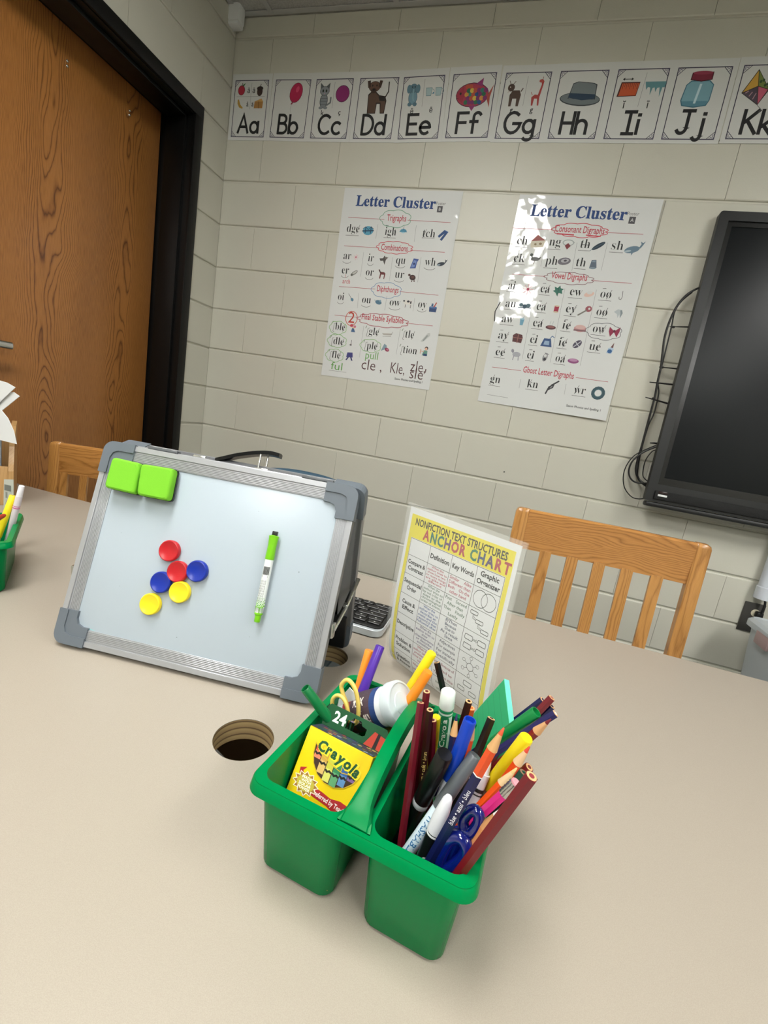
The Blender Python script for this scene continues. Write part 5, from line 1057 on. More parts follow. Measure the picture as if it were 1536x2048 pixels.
for i in range(6):
    a = R(90+60*i); ring(cc[3]+.068*math.cos(a), m_+.068*.72*math.sin(a), .012, .002); S.stroke([(cc[3]+.030*math.cos(a), m_+.030*.75*math.sin(a)), (cc[3]+.055*math.cos(a), m_+.055*.72*math.sin(a))], .0026, '#2c2c2a', 'diagram', 3)
m_ = (rows[5]+rows[6])/2; rbx(cc[3], m_+.020, .07, .026); rbx(cc[3]-.05, m_-.022, .06, .022); rbx(cc[3]+.05, m_-.022, .06, .022)
S.build(paper)

# ================================================================== keyboard
kb = thing('keyboard', (1.26, -1.34, T), 'black keyboard with a silver front edge, sticking out behind the whiteboard', 'keyboard')
kx0, kx1, ky0, ky1 = 1.075, 1.5075, -1.4025, -1.2800
mb = MB()
kr = lambda z, i, r_=.020: [V((p[0], p[1], T+z+(p[1]-ky0)*.03)) for p in rrect(kx0+i, kx1-i, ky0+i, ky1-i, r_, 6)]
mb.loft([kr(.0008, .003), kr(.003, .0), kr(.0155, .0), kr(.0165, .001)]); part('silver_base', mb, mat('keyboard_silver', '#bfc6ca', 0.35, 0.2), kb)
mb = MB()
kr2 = lambda z, i: [V((p[0], p[1], T+z+(p[1]-ky0)*.03)) for p in rrect(kx0+i, kx1-i, ky0+i+.006, ky1-i, .018, 6)]
mb.loft([kr2(.0160, .0015), kr2(.0185, .0022), kr2(.0190, .0030)]); part('key_deck', mb, BLACKP2, kb)
KEYM = mat('key_black', '#101011', 0.4); kcache = {}
po = WORLD[kb.name]; leg = MB()
def key(x0, x1, row):
    w_ = x1-x0-.0028; hgt = .0138
    k = round(w_, 4)
    if k not in kcache:
        m_ = MB(); m_.loft([[V((p[0], p[1], z)) for p in rrect(-w_/2+i, w_/2-i, -hgt/2+i, hgt/2-i, .0015, 1)] for z, i in ((0, 0), (.0028, .0006), (.0036, .0016))], smooth=False); kcache[k] = m_.mesh('key', KEYM)
    ob = bpy.data.objects.new('key', kcache[k]); COL.objects.link(ob); ob.parent = kb
    y = ky1-.0135-row*.0166; z = T+.0190+(y-ky0)*.03
    ob.location = V(((x0+x1)/2, y, z))-po; ob.rotation_euler = (.03, 0, 0)
    cx = (x0+x1)/2; a = .0012
    leg.add([(cx-a*1.6, y-a*.6, z+.00375), (cx+a*1.2, y-a*.6, z+.00375), (cx+a*1.2, y+a*.9, z+.00380), (cx-a*1.6, y+a*.9, z+.00380)], [[0, 1, 2, 3]])
xr = kx1-.007
rowsK = [[1]*14+[1.5], [1]*13+[2.0], [1.5]+[1]*12+[1.5], [1.7]+[1]*11+[2.2], [2.2]+[1]*10+[1, 1.2], [1.2, 1, 1, 1.2, 5.2, 1.2, 1, 1, 1]]
for r_, rw_ in enumerate(rowsK):
    tot = sum(rw_); u_ = (xr-kx0-.007)/tot; x = kx0+.007
    for w_ in rw_: key(x, x+w_*u_, r_); x += w_*u_
part('key_legends', leg, WHITEP, kb, kind='stuff')
# ================================================================== green caddies
def caddy_frame(c0, ang):
    return Matrix.Translation(V(c0)) @ Matrix.Rotation(R(ang), 4, 'Z')
def make_caddy(CM, label):
    t = thing('supply_caddy', CM @ V((.1, .1, 0)), label, 'caddy', 'green supply caddies')
    HR = .100
    for (ox0, ox1, oy0, oy1), (bx0, bx1, by0, by1) in (((.006, .088, .006, .197), (.011, .0855, .016, .187)), ((.111, .193, .006, .197), (.116, .188, .016, .187))):
        mb = MB(); mb.M = CM
        rg = lambda x0, x1, y0, y1, z, r_: [V((p[0], p[1], z)) for p in rrect(x0, x1, y0, y1, r_, 6)]
        def at(f, th): # f 0..1 height, th inset
            return (bx0+(ox0-bx0)*f+th, bx1+(ox1-bx1)*f-th, by0+(oy0-by0)*f+th, by1+(oy1-by1)*f-th)
        rings = [rg(*at(0, .006), .0, .010), rg(*at(0, .002), .0012, .012), rg(*at(.04, 0), .004, .013), rg(*at(1, -.0), HR-.001, .013)]
        mb.loft(rings, 0, True, False)
        mb.loft([rg(*at(1, .0018), HR-.001, .012), rg(*at(.05, .0018), .006, .011), rg(*at(.03, .004), .004, .009)], 0, False, True)
        part('bin', mb, GREENP, t)
    # rim flange with two big openings and the gap under the handle
    mb = MB(); mb.M = CM
    o_ = rrect(0, .199, 0, .203, .013, 8)
    h1 = rrect(.0078, .0862, .0078, .1952, .012, 6); h2 = rrect(.1128, .1912, .0078, .1952, .012, 6); h3 = rrect(.0915, .1075, .026, .177, .006, 4)
    mb.prism(o_, HR-.0022, HR, 0, [h1[::-1], h2[::-1], h3[::-1]])
    mb.loft([[V((p[0], p[1], HR-.0003)) for p in rrect(.0006, .1984, .0006, .2024, .0125, 8)], [V((p[0], p[1], HR-.002)) for p in rrect(-.0012, .2002, -.0012, .2042, .014, 8)], [V((p[0], p[1], HR-.0105)) for p in rrect(-.0030, .2020, -.0030, .2060, .0155, 8)], [V((p[0], p[1], HR-.0105)) for p in rrect(-.0016, .2006, -.0016, .2046, .0155, 8)], [V((p[0], p[1], HR-.002)) for p in rrect(.0004, .1986, .0004, .2026, .014, 8)]], 0, False, False)
    part('rim', mb, GREENP, t)
    mb = MB(); mb.M = CM; n = 28; rings = []
    for i in range(n+1):
        f = i/n; y = .004+.195*f; z = HR+.0015+.031*math.sin(math.pi*f)**.75
        wd_ = .0078+.007*math.exp(-((f)/.06)**2)+.006*math.exp(-((1-f)/.06)**2); dp = .009*min(1, math.sin(math.pi*f)*3)+.0005
        cx = .0995
        rings.append([V((cx-wd_, y, z-dp)), V((cx-wd_+.0012, y, z-.003)), V((cx-wd_*.75, y, z)), V((cx, y, z+.0008)), V((cx+wd_*.75, y, z)), V((cx+wd_-.0012, y, z-.003)), V((cx+wd_, y, z-dp)), V((cx+wd_-.0016, y, z-dp)), V((cx+wd_*.7, y, z-.0028)), V((cx, y, z-.0022)), V((cx-wd_*.7, y, z-.0028)), V((cx-wd_+.0016, y, z-dp))])
    mb.loft(rings); part('handle', mb, GREENP, t)
    return t
CM = caddy_frame((1.5215, -1.898, T), -5.7)
caddy1 = make_caddy(CM, 'bright green supply caddy full of pencils and crayons at the table front')
FRc = V((.876, -1.635, T)); e2y = V((-.757, .653, 0)).normalized(); e2x = V((e2y.y, -e2y.x, 0))
C2 = frame_matrix(FRc-e2x*.199, e2x, e2y, V((0, 0, 1)))
caddy2 = make_caddy(C2, 'green supply caddy cut off by the left edge, beside the wooden organizer')

# ---- writing tools ----------------------------------------------------------
def ortho(A, B):
    d = (A-B).normalized(); w = (CAM-(A+B)/2); w = (w-d*w.dot(d)).normalized(); return d, w, w.cross(d)   # w faces the camera side, s = sideways
WOODT = mat('pencil_wood', '#d6ab78', 0.7)
GOLD = 'c8a94e'
def stripe_text(t, s, B, d, w, sd, r_, start, h, col, grp='lettering', bold=.01, length=None, flip=False):
    """writing along a round barrel, facing outwards around direction w"""
    k = -1 if flip else 1
    S = Sheet(lambda x, y, l: B+d*(start+k*x)+(w*math.cos(k*y/r_)+sd*math.sin(k*y/r_))*(r_+.00015+l), 3e-5)
    S.text(s, 0, -h/2, h=h, w=length, col=col, grp=grp, bold=bold)
    S.build(t)
def hexpencil(name, B, A, r_, col, label, cat='pencil', tip=None, core=None, group='coloured pencils in the green caddy', text=None, ring=None, ferrule=False, round_=False, band=None, rough=.28):
    B, A = V(B), V(A); d, w, sd = ortho(A, B); L_ = (A-B).length
    t = thing(name, B, label, cat, group)
    n = 16 if round_ else 6; tl = .020 if tip else 0; m = mat('lacquer_'+col.strip('#'), col, rough)
    body_end = L_-tl-(.016 if ferrule else 0)
    mb = MB(); mb.lathe([(r_*.98, 0), (r_, .0008), (r_, body_end-.0005), (r_*.97, body_end)], B, d, n, xref=w); b_ = part('body', mb, m, t)
    if not round_:
        for p in b_.data.polygons: p.use_smooth = False
    if tip:
        wc, lc = tip
        mb = MB(); mb.lathe([(r_*.99, body_end), (r_*.42, L_-.0062)], B, d, n*2, xref=w); part('sharpened_wood', mb, mat('wood_'+wc.strip('#'), wc, .7), t)
        mb = MB(); mb.lathe([(r_*.42, L_-.0062), (r_*.16, L_-.0004), (r_*.05, L_)], B, d, 12, xref=w); part('lead_point', mb, mat('lead_'+lc.strip('#'), lc, .5), t)
    elif ferrule:
        mb = MB(); pr_ = [(r_*1.02, body_end)]
        for i in range(9): pr_.append((r_*(1.10 if i % 2 else .99), body_end+.0012+i*.0016))
        mb.lathe(pr_, B, d, 18); part('ferrule', mb, STEEL, t)
        mb = MB(); mb.lathe([(r_*.95, L_-.002), (r_*.95, L_-.0006), (r_*.8, L_)], B, d, 16); part('eraser_stub', mb, mat('eraser_pink', '#c98d96', .8), t)
    else:
        mb = MB(); mb.lathe([(r_*.80, L_-.0002), (r_*.80, L_+.0003)], B, d, n*2, xref=w); part('wood_end', mb, WOODT if core != 'dark' else mat('wood_dark_end', '#8a6a50', .7), t)
        mb = MB(); mb.lathe([(r_*.42, L_), (r_*.42, L_+.0006)], B, d, 12); part('lead_end', mb, mat('lead_'+(core if core and core != 'dark' else col).strip('#'), core if core and core != 'dark' else col, .5), t)
    if band:
        s0, s1, bc_ = band; mb = MB(); mb.lathe([(r_*1.015, s0), (r_*1.02, s0+.0003), (r_*1.02, s1), (r_*1.015, s1+.0002)], B, d, n, xref=w); part('painted_band', mb, mat('lacquer_'+bc_.strip('#'), bc_, rough), t)
    if ring: mb = MB(); mb.lathe([(r_*1.03, ring), (r_*1.03, ring+.0009)], B, d, n, xref=w); part('ring_line', mb, WHITEP, t)
    if text: stripe_text(t, text[0], B, d, w, -sd if False else sd, r_, text[1], .0034, '#d9d2b8' if len(text) < 3 else text[2])
    return t
def marker(name, B, A, r_, barrel, cap, label, cat='marker', group='markers in the green caddy', cap_len=.045, tipcone=False, bands=(), text=None, cap_r=None, cap_taper=.92, oval=None, hollow=False, rough=.3):
    B, A = V(B), V(A); d, w, sd = ortho(A, B); L_ = (A-B).length
    t = thing(name, B, label, cat, group); cr_ = cap_r or r_*1.06
    mb = MB(); mb.lathe([(r_*.85, 0), (r_, .0015), (r_, L_-cap_len)], B, d, 22, xref=w); part('barrel', mb, mat('barrel_'+barrel.strip('#'), barrel, rough), t)
    mb = MB()
    if tipcone: pr_ = [(cr_, L_-cap_len), (cr_, L_-cap_len+.012), (cr_*.80, L_-.012), (cr_*.62, L_-.004), (cr_*.40, L_-.0008), (cr_*.15, L_)]
    elif hollow: pr_ = [(cr_, L_-cap_len), (cr_, L_-cap_len*.7), (cr_*cap_taper, L_-.0008), (cr_*cap_taper*.93, L_), (cr_*cap_taper*.78, L_), (cr_*cap_taper*.74, L_-.004), (.0001, L_-.0045)]
    else: pr_ = [(cr_, L_-cap_len), (cr_, L_-cap_len*.7), (cr_*cap_taper, L_-.0012), (cr_*cap_taper*.88, L_)]
    mb.lathe(pr_, B, d, 22, xref=w); part('cap', mb, mat('cap_'+cap.strip('#'), cap, rough), t)
    for s0, s1, c in bands:
        mb = MB(); mb.lathe([(r_*1.01, s0), (r_*1.03, s0+.0002), (r_*1.03, s1), (r_*1.01, s1+.0002)], B, d, 22, xref=w); part('printed_band', mb, mat('ink_'+c.strip('#'), c, .4), t)
    if oval:
        S = Sheet(lambda x, y, l: B+d*(oval[0]+x)+(w*math.cos(y/r_)+sd*math.sin(y/r_))*(r_+.0002+l), 3e-5)
        ol, oh = oval[1], oval[2]
        pts = rrect(0, ol, -oh/2, oh/2, oh*.48, 5)
        # cut the label into slices so that it follows the barrel
        nsl = 8
        for k in range(nsl):
            y0 = -oh/2+oh*k/nsl; y1 = y0+oh/nsl
            e = lambda y: oh/2-math.sqrt(max(0, (oh/2)**2-y*y))
            S.put('label_patch', oval[3], [(e(y0), y0), (ol-e(y0), y0), (ol-e(y1), y1), (e(y1), y1)], [[0, 1, 2, 3]], 1)
        S.text(oval[4], ol*.10, -oh*.26, h=oh*.52, w=ol*.8, col='#e8efe8', grp='lettering', bold=.02)
        S.build(t)
    if text: stripe_text(t, text[0], B, d, w, sd, r_, text[1], text[3], text[2], bold=.02, flip=len(text) > 4)
    return t
def cp(p): return CM @ V(p)
PEN = {
 'maroon_tall': ((0.1384, 0.0342, 0.0077), (0.1174, 0.0838, 0.1742)),
 'maroon_behind': ((0.1313, 0.0944, 0.0077), (0.1194, 0.0912, 0.1823)),
 'brown_gold': ((0.1393, 0.0897, 0.0077), (0.1274, 0.0817, 0.1721)),
 'maroon_mid': ((0.1515, 0.099, 0.0077), (0.1304, 0.0923, 0.1561)),
 'yellow_low': ((0.1378, 0.136, 0.0085), (0.1312, 0.1016, 0.1543)),
 'green_marker': ((0.1386, 0.1686, 0.0115), (0.13, 0.1575, 0.1508)),
 'navy_sharp': ((0.1648, 0.0666, 0.0077), (0.1498, 0.0956, 0.1694)),
 'brown_dark': ((0.1465, 0.1083, 0.0077), (0.1573, 0.1008, 0.1822)),
 'red_orange': ((0.1637, 0.099, 0.0077), (0.1666, 0.0921, 0.1725)),
 'orange_back': ((0.1546, 0.1456, 0.0157), (0.1594, 0.1233, 0.1627)),
 'blue_cap': ((0.1503, 0.0702, 0.0455), (0.1642, 0.0707, 0.1848)),
 'black_pencil': ((0.1562, 0.0481, 0.0077), (0.1797, 0.1047, 0.1716)),
 'navy_orange': ((0.1515, 0.0176, 0.0439), (0.1914, 0.0326, 0.2136)),
 'gray_marker': ((0.1278, 0.0281, 0.0305), (0.1749, 0.0701, 0.1554)),
 'black_big': ((0.1244, 0.0803, 0.0195), (0.1513, 0.057, 0.1549)),
 'black_white_tip': ((0.1462, 0.0248, 0.0102), (0.1636, 0.0411, 0.1329)),
 'white_marker': ((0.165, 0.0434, 0.01), (0.1862, 0.0932, 0.1391)),
 'yellow_cap': ((0.172, 0.1038, 0.0455), (0.2113, 0.0858, 0.1787)),
 'orange_sharp1': ((0.1649, 0.0804, 0.0157), (0.2146, 0.0758, 0.1782)),
 'orange_sharp2': ((0.1472, 0.0518, 0.0289), (0.209, 0.0696, 0.1596)),
 'red_end': ((0.1496, 0.0897, 0.0077), (0.2188, 0.083, 0.1549)),
 'green_dark': ((0.1653, 0.0337, 0.0157), (0.2138, 0.0556, 0.1679)),
 'pink': ((0.1495, 0.0415, 0.0438), (0.2102, 0.0469, 0.1645)),
 'maroon_right': ((0.1668, 0.0187, 0.0296), (0.2159, 0.0121, 0.1993)),
 'tan_white': ((0.1743, 0.027, 0.046), (0.2026, 0.03, 0.1491)),
 'navy_far': ((0.1384, 0.1793, 0.0287), (0.2222, 0.1756, 0.1681)),
 'maroon_far': ((0.1521, 0.132, 0.0287), (0.2281, 0.1543, 0.1847)),
 'navy_far2': ((0.1518, 0.1549, 0.0157), (0.2307, 0.1587, 0.1739)),
 'green_cap_far': ((0.1416, 0.1518, 0.0455), (0.217, 0.1365, 0.1752)),
 'navy_white_far': ((0.1275, 0.1134, 0.0437), (0.2326, 0.1327, 0.1823)),
 'maroon_sharp_far': ((0.1566, 0.1229, 0.0437), (0.226, 0.0891, 0.2007)),
 'black_back': ((0.1852, 0.1638, 0.0077), (0.1071, 0.1851, 0.1629)),
 'orange_l': ((0.0225, 0.1546, 0.0095), (0.0225, 0.1931, 0.1441)),
 'purple_l': ((0.0234, 0.1317, 0.0175), (0.0362, 0.1899, 0.156)),
 'yellow_l': ((0.0544, 0.1747, 0.0305), (0.1, 0.1837, 0.1731)),
 'orange_l2': ((0.0595, 0.1605, 0.0305), (0.103, 0.1686, 0.1581)),
 'green_l': ((0.0743, 0.1368, 0.0305), (-0.0047, 0.0909, 0.1366)),
}
def W(n): return cp(PEN[n][0]), cp(PEN[n][1])
MARO, NAVYC = '#5f0f1d', '#0f1444'
NW = '#c79a66'
hexpencil('coloured_pencil', *W('maroon_tall'), .0037, MARO, 'maroon pencil leaning tallest at the left, unsharpened end up, next to the handle', core=MARO)
hexpencil('coloured_pencil', *W('maroon_behind'), .0037, MARO, 'maroon pencil rising just behind the leftmost maroon one', core=MARO)
hexpencil('coloured_pencil', *W('brown_gold'), .0037, '#35140f', 'dark brown pencil with gold lettering between two maroon pencils', core='#35140f', text=('brown • café • brun', .085, '#d8bf70'))
hexpencil('coloured_pencil', *W('maroon_mid'), .0037, MARO, 'maroon pencil just left of the green-labelled white marker', core=MARO)
marker('marker', *W('yellow_low'), .0045, '#c8b41e', '#e0cb1f', 'thin yellow marker mostly hidden behind the maroon pencils', cap_len=.03)
marker('marker', *W('green_marker'), .0075, '#d8e2dc', '#e4ebe7', 'thick white marker with a green oval label, white end up', cap_len=.019, cap_r=.0082, cap_taper=.97, bands=((.1165, .1195, '#1c8a5a'), (.1125, .1140, '#1c8a5a')), oval=(.071, .0435, .0100, '#12784a', 'Crayola'))
hexpencil('coloured_pencil', *W('navy_sharp'), .0037, NAVYC, 'navy pencil with its sharpened wood end up beside the blue marker cap', tip=(NW, '#15184a'))
hexpencil('coloured_pencil', *W('brown_dark'), .0037, '#2a0d0c', 'blackish brown pencil with flat end, behind the blue marker', core='#2a0d0c')
hexpencil('coloured_pencil', *W('red_orange'), .0037, '#d84a1c', 'red-orange pencil with a grey point just right of the blue marker', tip=('#c9a078', '#6a6460'))
hexpencil('coloured_pencil', *W('orange_back'), .0037, '#d9601c', 'orange pencil end behind the blackish brown pencil', core='#d9601c')
marker('marker', *W('blue_cap'), .0055, '#dfe3ea', '#0e3cae', 'marker with a bright blue cap in the middle of the bunch', cap_len=.062, hollow=True, cap_r=.0060)
hexpencil('coloured_pencil', *W('black_pencil'), .0042, '#0a0a0b', 'black pencil with a flat end in front of the green cards', core='#0a0a0b', text=('black', .120, '#c9c9c9'))
hexpencil('coloured_pencil', *W('navy_orange'), .0042, NAVYC, 'navy pencil with red-orange sharpened end and lettering, across the front', tip=(NW, '#c8502c'), band=(.132, .1549, '#cf4a1c'), ring=.131, text=('blue • azul • bleu', .085, '#d5d5dd'))
marker('marker', *W('gray_marker'), .0055, '#cfdfe8', '#53585c', 'marker with a grey cap and pale washable barrel', cap_len=.055, cap_r=.0062, text=('WASHABLE', .078, '#2a6a9a', .0052, 1))
marker('marker', *W('black_big'), .0072, '#101012', '#0b0b0c', 'big black marker with a white ring below its long cap', cap_len=.062, cap_r=.0078, bands=((.071, .078, '#c9cdd2'),))
marker('marker', *W('black_white_tip'), .0060, '#0e1112', '#d9dbe0', 'black dry-erase marker with a white conical cap at the front', cap_len=.034, cap_r=.0066, tipcone=True, bands=((.0880, .0895, '#e0e4e4'),), text=('Expo', .052, '#b9c4c0', .0065))
marker('marker', *W('white_marker'), .0058, '#c9ccd6', '#dfe2e8', 'white marker with black bands below its cap, behind the yellow cap', cap_len=.024, cap_r=.0062, tipcone=True, bands=((.1120, .1150, '#17181a'), (.1090, .1100, '#17181a')), text=None)
marker('marker', *W('yellow_cap'), .0052, '#dfe0d0', '#e2cb18', 'marker with a long yellow cap in front of the green cards', cap_len=.070, cap_r=.0062, cap_taper=.96)
hexpencil('coloured_pencil', *W('orange_sharp1'), .0042, '#dd4a14', 'orange pencil with pale sharpened wood and red point on the right', tip=('#d9b48a', '#c8402c'))
hexpencil('coloured_pencil', *W('orange_sharp2'), .0042, '#e04e10', 'orange pencil with a worn wooden tip, above the pink pencil', tip=('#d9b98a', '#d0b070'))
hexpencil('coloured_pencil', *W('red_end'), .0042, '#6a1a1e', 'brownish red pencil showing its round flat end on the right', core='#7a3434', round_=True)
hexpencil('coloured_pencil', *W('green_dark'), .0042, '#0b3a2c', 'dark green pencil between the red end and the silver ferrule', core='dark')
hexpencil('pencil', *W('pink'), .0042, '#d81f82', 'hot pink pencil with a silver ferrule', ferrule=True)
hexpencil('coloured_pencil', *W('maroon_right'), .0048, '#6a0f1c', 'thick maroon pencil at the right front corner, leaning farthest out', core='#8a3038')
hexpencil('coloured_pencil', *W('tan_white'), .0060, '#b87848', 'short peach pencil with a white tip next to the blue scissors', tip=('#c08a58', '#e8e8e4'), round_=True)
hexpencil('coloured_pencil', *W('navy_far'), .0037, '#101448', 'navy pencil in the right-hand fan, farthest back', core='#101448')
hexpencil('coloured_pencil', *W('maroon_far'), .0040, '#6b1420', 'maroon pencil with flat end in the right-hand fan, topmost', core='#9a4a48', text=('red', .145, '#d0b0a0'))
hexpencil('coloured_pencil', *W('navy_far2'), .0037, '#101448', 'navy pencil end peeking between the maroon and green ones at the right', core='#101448')
marker('marker', *W('green_cap_far'), .0052, '#0c8a46', '#0a7a3c', 'marker with a dark green hollow-ended cap in the right-hand fan', cap_len=.060, cap_r=.0060, hollow=True)
hexpencil('coloured_pencil', *W('navy_white_far'), .0040, '#14104e', 'navy pencil with a white ringed end in the right-hand fan', core='#e0e0e0')
hexpencil('coloured_pencil', *W('maroon_sharp_far'), .0040, '#741620', 'dark red pencil with sharpened tip in the right-hand fan', tip=('#c99a6c', '#6a1420'))
hexpencil('coloured_pencil', *W('black_back'), .0040, '#0a0a0c', 'black pencil with gold print leaning left behind the white marker', core='#0a0a0c', text=('black • negro', .120, '#cdb26a'))
marker('marker', *W('orange_l'), .0052, '#e8e6e2', '#f08a24', 'marker with an orange cap next to the purple one at the back left', cap_len=.085, cap_r=.0060, bands=((.048, .053, '#c03a2a'),))
marker('marker', *W('purple_l'), .0052, '#e6e4ea', '#4a2496', 'marker with a purple cap standing tallest in the left bin', cap_len=.080, cap_r=.0060, hollow=True, bands=((.058, .062, '#1c1a24'),))
marker('marker', *W('yellow_l'), .0052, '#e6dfb0', '#e6cf18', 'marker with a yellow cap behind the white jar lid', cap_len=.085, cap_r=.0060)
marker('marker', *W('orange_l2'), .0050, '#f0a050', '#f08824', 'marker with an orange cap below the yellow one behind the jar lid', cap_len=.085, cap_r=.0058)
marker('marker', *W('green_l'), .0048, '#0a7040', '#0a6e3a', 'dark green marker pointing up left over the caddy edge', cap_len=.050, cap_r=.0056, hollow=True)

# ---- mint green card pack
MINT = mat('mint_card', '#2fa870', 0.6); MINTE = mat('mint_card_edge', '#62d8b4', 0.6)
P1, P2, P4 = cp((.181, .192, .167)), cp((.2035, .131, .134)), cp((.139, .226, .054))
e1 = (P2-P1); e2 = (P4-P1); nn = e1.cross(e2).normalized()
if nn.dot(CAM-P1) < 0: nn = -nn
pad = thing('card_pack', cp((.17, .18, .01)), 'pack of mint green lined index cards standing at the back right', 'index cards')
th = .0055
mb = MB(); cs = [P1, P1+e1, P1+e1+e2, P1+e2]
mb.loft([[c-nn*th for c in cs], cs], smooth=False); mbp = part('card_stack', mb, [MINT], pad)
mb = MB(); e1n, e2n = e1.normalized(), e2.normalized()
mb.loft([[c-nn*(th+.0002)+o_ for c, o_ in ((P1, -e1n*0-e2n*.0006), (P1+e1, -e2n*.0006), (P1+e1, e2n*.0001), (P1, e2n*.0001))], [c+nn*.0001+o_ for c, o_ in ((P1, -e2n*.0006), (P1+e1, -e2n*.0006), (P1+e1, e2n*.0001), (P1, e2n*.0001))]], smooth=False); part('cut_edge', mb, MINTE, pad, label='paler cut edge of the cards')
S = Sheet(lambda x, y, l: P1+e1*x+e2*y+nn*(.0001+l))
for k in range(7): S.stroke([(.04, .10+k*.10), (.97, .10+k*.10)], .0030, '#1c7a52', 'ruled_line', 1)
S.build(pad)

# ---- crayon box
ck = R(-4.5); kX = V((math.cos(ck), math.sin(ck), 0)); khn = V((math.sin(ck), -math.cos(ck), 0)); th_ = R(28)
kUp = V((0, 0, 1))*math.cos(th_)-khn*math.sin(th_); kN = kX.cross(kUp)
kA = V((.0145, .077, .110)); kB = kA-kUp*.114
loc_m = frame_matrix(kB, kX, kUp, kN)
KM = CM @ loc_m
cb_ = thing('crayon_box', KM @ V((.036, 0, -.013)), 'yellow and green box of 24 crayons in the left bin of the caddy', 'crayon box')
YB = mat('crayon_box_yellow', '#e6c512', 0.38)
mb = MB(); mb.M = KM; mb.box((.036, .057, -.0132), (.072, .114, .026), .0006, seg=1); part('carton', mb, YB, cb_)
GB = mat('crayon_box_green', '#0c4a28', 0.4)
mb = MB(); mb.M = KM
tabp = [(.000, .1145), (.072, .1145), (.072, .133), (.069, .1365), (.003, .1365), (.0, .133)]
slot = [(.026, .1225), (.026, .1205), (.046, .1205), (.049, .1225), (.049, .1285), (.043, .1295), (.041, .1330), (.032, .1330), (.030, .1295), (.026, .1285)]
mb.prism(tabp, -.0262, -.0254, 0, [slot[::-1]]); part('hang_tab', mb, GB, cb_, label='dark green hang tab with slot')
ST = Sheet(lambda x, y, l: KM @ V((x, y, -.0254+l)), 5e-5)
ST.text('24', .0100, .1215, h=.0105, w=.015, col='#e8ece8', grp='lettering', bold=.03, layer=2)
ST.poly([(.050, .1150), (.058, .1300), (.071, .1280), (.071, .1150)], '#b43a28', 'printed_crayon', 1); ST.poly([(.060, .1150), (.062, .1300), (.065, .1295), (.064, .1150)], '#1a1414', 'printed_crayon', 2)
ST.build(cb_)
STop = Sheet(lambda x, y, l: KM @ V((x, .1140+.0002+l, -y)), 5e-5)
STop.rect(.0005, .0005, .0715, .0255, '#2c3a4a', 'printed_crayon_tips', 1)
rr_ = random.Random(11); cols_ = ['#3c4a6e', '#7a6a3a', '#8a3a34', '#2f5a4a', '#b7a258', '#5d6f86', '#8f9aa0', '#44304a', '#274a34']
for i in range(12):
    for j in range(4): STop.ell(.004+i*.0058+(j % 2)*.002, .004+j*.0062, .0026, .0023, cols_[rr_.randrange(9)], 'printed_crayon_tips', 2, n=10)
STop.build(cb_)
SF = Sheet(lambda x, y, l: KM @ V((x, .1135-(.114-y)*.71, .0001+l)), 5e-5)
# window: crescent, deeper at the bottom
win = [(.0125, .0985), (.0135, .0860), (.0175, .0740), (.0250, .0640), (.0345, .0590), (.0450, .0590), (.0550, .0650), (.0620, .0745), (.0655, .0855), (.0600, .0835), (.0480, .0800), (.0350, .0830), (.0220, .0890)]
SF.poly(win, '#3a2418', 'crayon_window', 1)
SF.stroke(win, .0010, '#c9a814', 'crayon_window', 5, True)
def winlo(x):
    pts = win[1:9]
    for a, b_ in zip(pts, pts[1:]):
        if a[0] <= x <= b_[0]: return a[1]+(b_[1]-a[1])*(x-a[0])/(b_[0]-a[0])
    return .066
def winhi(x): return .0985-(x-.0125)*.25 if x < .035 else (.0875 if x > .05 else .0885)
for k, (c, c2) in enumerate((('#c8452c', '#d87a5a'), ('#b8923c', '#c9a860'), ('#b8b83a', '#c9c860'), ('#2c7a4c', '#5a9a68'), ('#2c5a9c', '#5a88b8'), ('#4c2c6c', '#7a5a94'))):
    xa = .0150+k*.0080; xb = xa+.0072
    hi = min(winhi(xa), winhi(xb))+.000; lo = max(winlo(xa), winlo(xb))
    SF.poly([(xa, lo), (xb, lo), (xb, hi), (xb-.0012, hi+.001), (xa+.0012, hi+.001), (xa, hi)], c, 'printed_crayons', 2)
    m_ = (lo+hi)/2; SF.poly([(xa, lo), (xb, lo), (xb, m_+.002), (xa, m_+.002)], c2, 'printed_crayons', 3)
    if m_-lo > .004: SF.stroke([(xa, m_-.000), (xa+.0024, m_-.0022), (xa+.0048, m_-.0002), (xb, m_-.0020)], .0024, '#16140f', 'printed_crayons', 4, ext=False)
# logo on an arc
def arclogo(col, bold, layer, dx=0, dy=0):
    x = .0150; tot_ = sum(text2d(c, .03)[2] for c in 'Crayola'); kx = (.0480-.006)/tot_
    for ch in 'Crayola':
        vs, fs, tw = text2d(ch, bold); k = .0130/.69; f = (x-.0150)/.048
        y = .0925-.0105*f+.0025*math.sin(math.pi*f); a = -.22+.10*math.cos(math.pi*f)
        SF.put('logo', col, [(x+dx+p*kx*math.cos(a)-q*k*math.sin(a), y+dy+p*kx*math.sin(a)+q*k*math.cos(a)) for p, q in vs], fs, layer); x += text2d(ch, .03)[2]*kx+.0010
arclogo('#e6d428', .12, 6); arclogo('#0f4a24', .045, 7)
SF.poly([(.022, .0490), (.036, .0480), (.046, .0460), (.056, .0490), (.0718, .0470), (.0718, .0290), (.060, .0300), (.044, .0360), (.024, .0380)], '#a81c20', 'red_ribbon', 1)
SF.text('Preferred by Teachers!', .0265, .0405, h=.0058, w=.043, col='#f0e4e0', grp='lettering', bold=.02, layer=3, ang=R(-5))
SF.poly([(.006, .062), (.013, .066), (.010, .060), (.014, .054), (.007, .055)], '#a81c20', 'red_ribbon', 1)
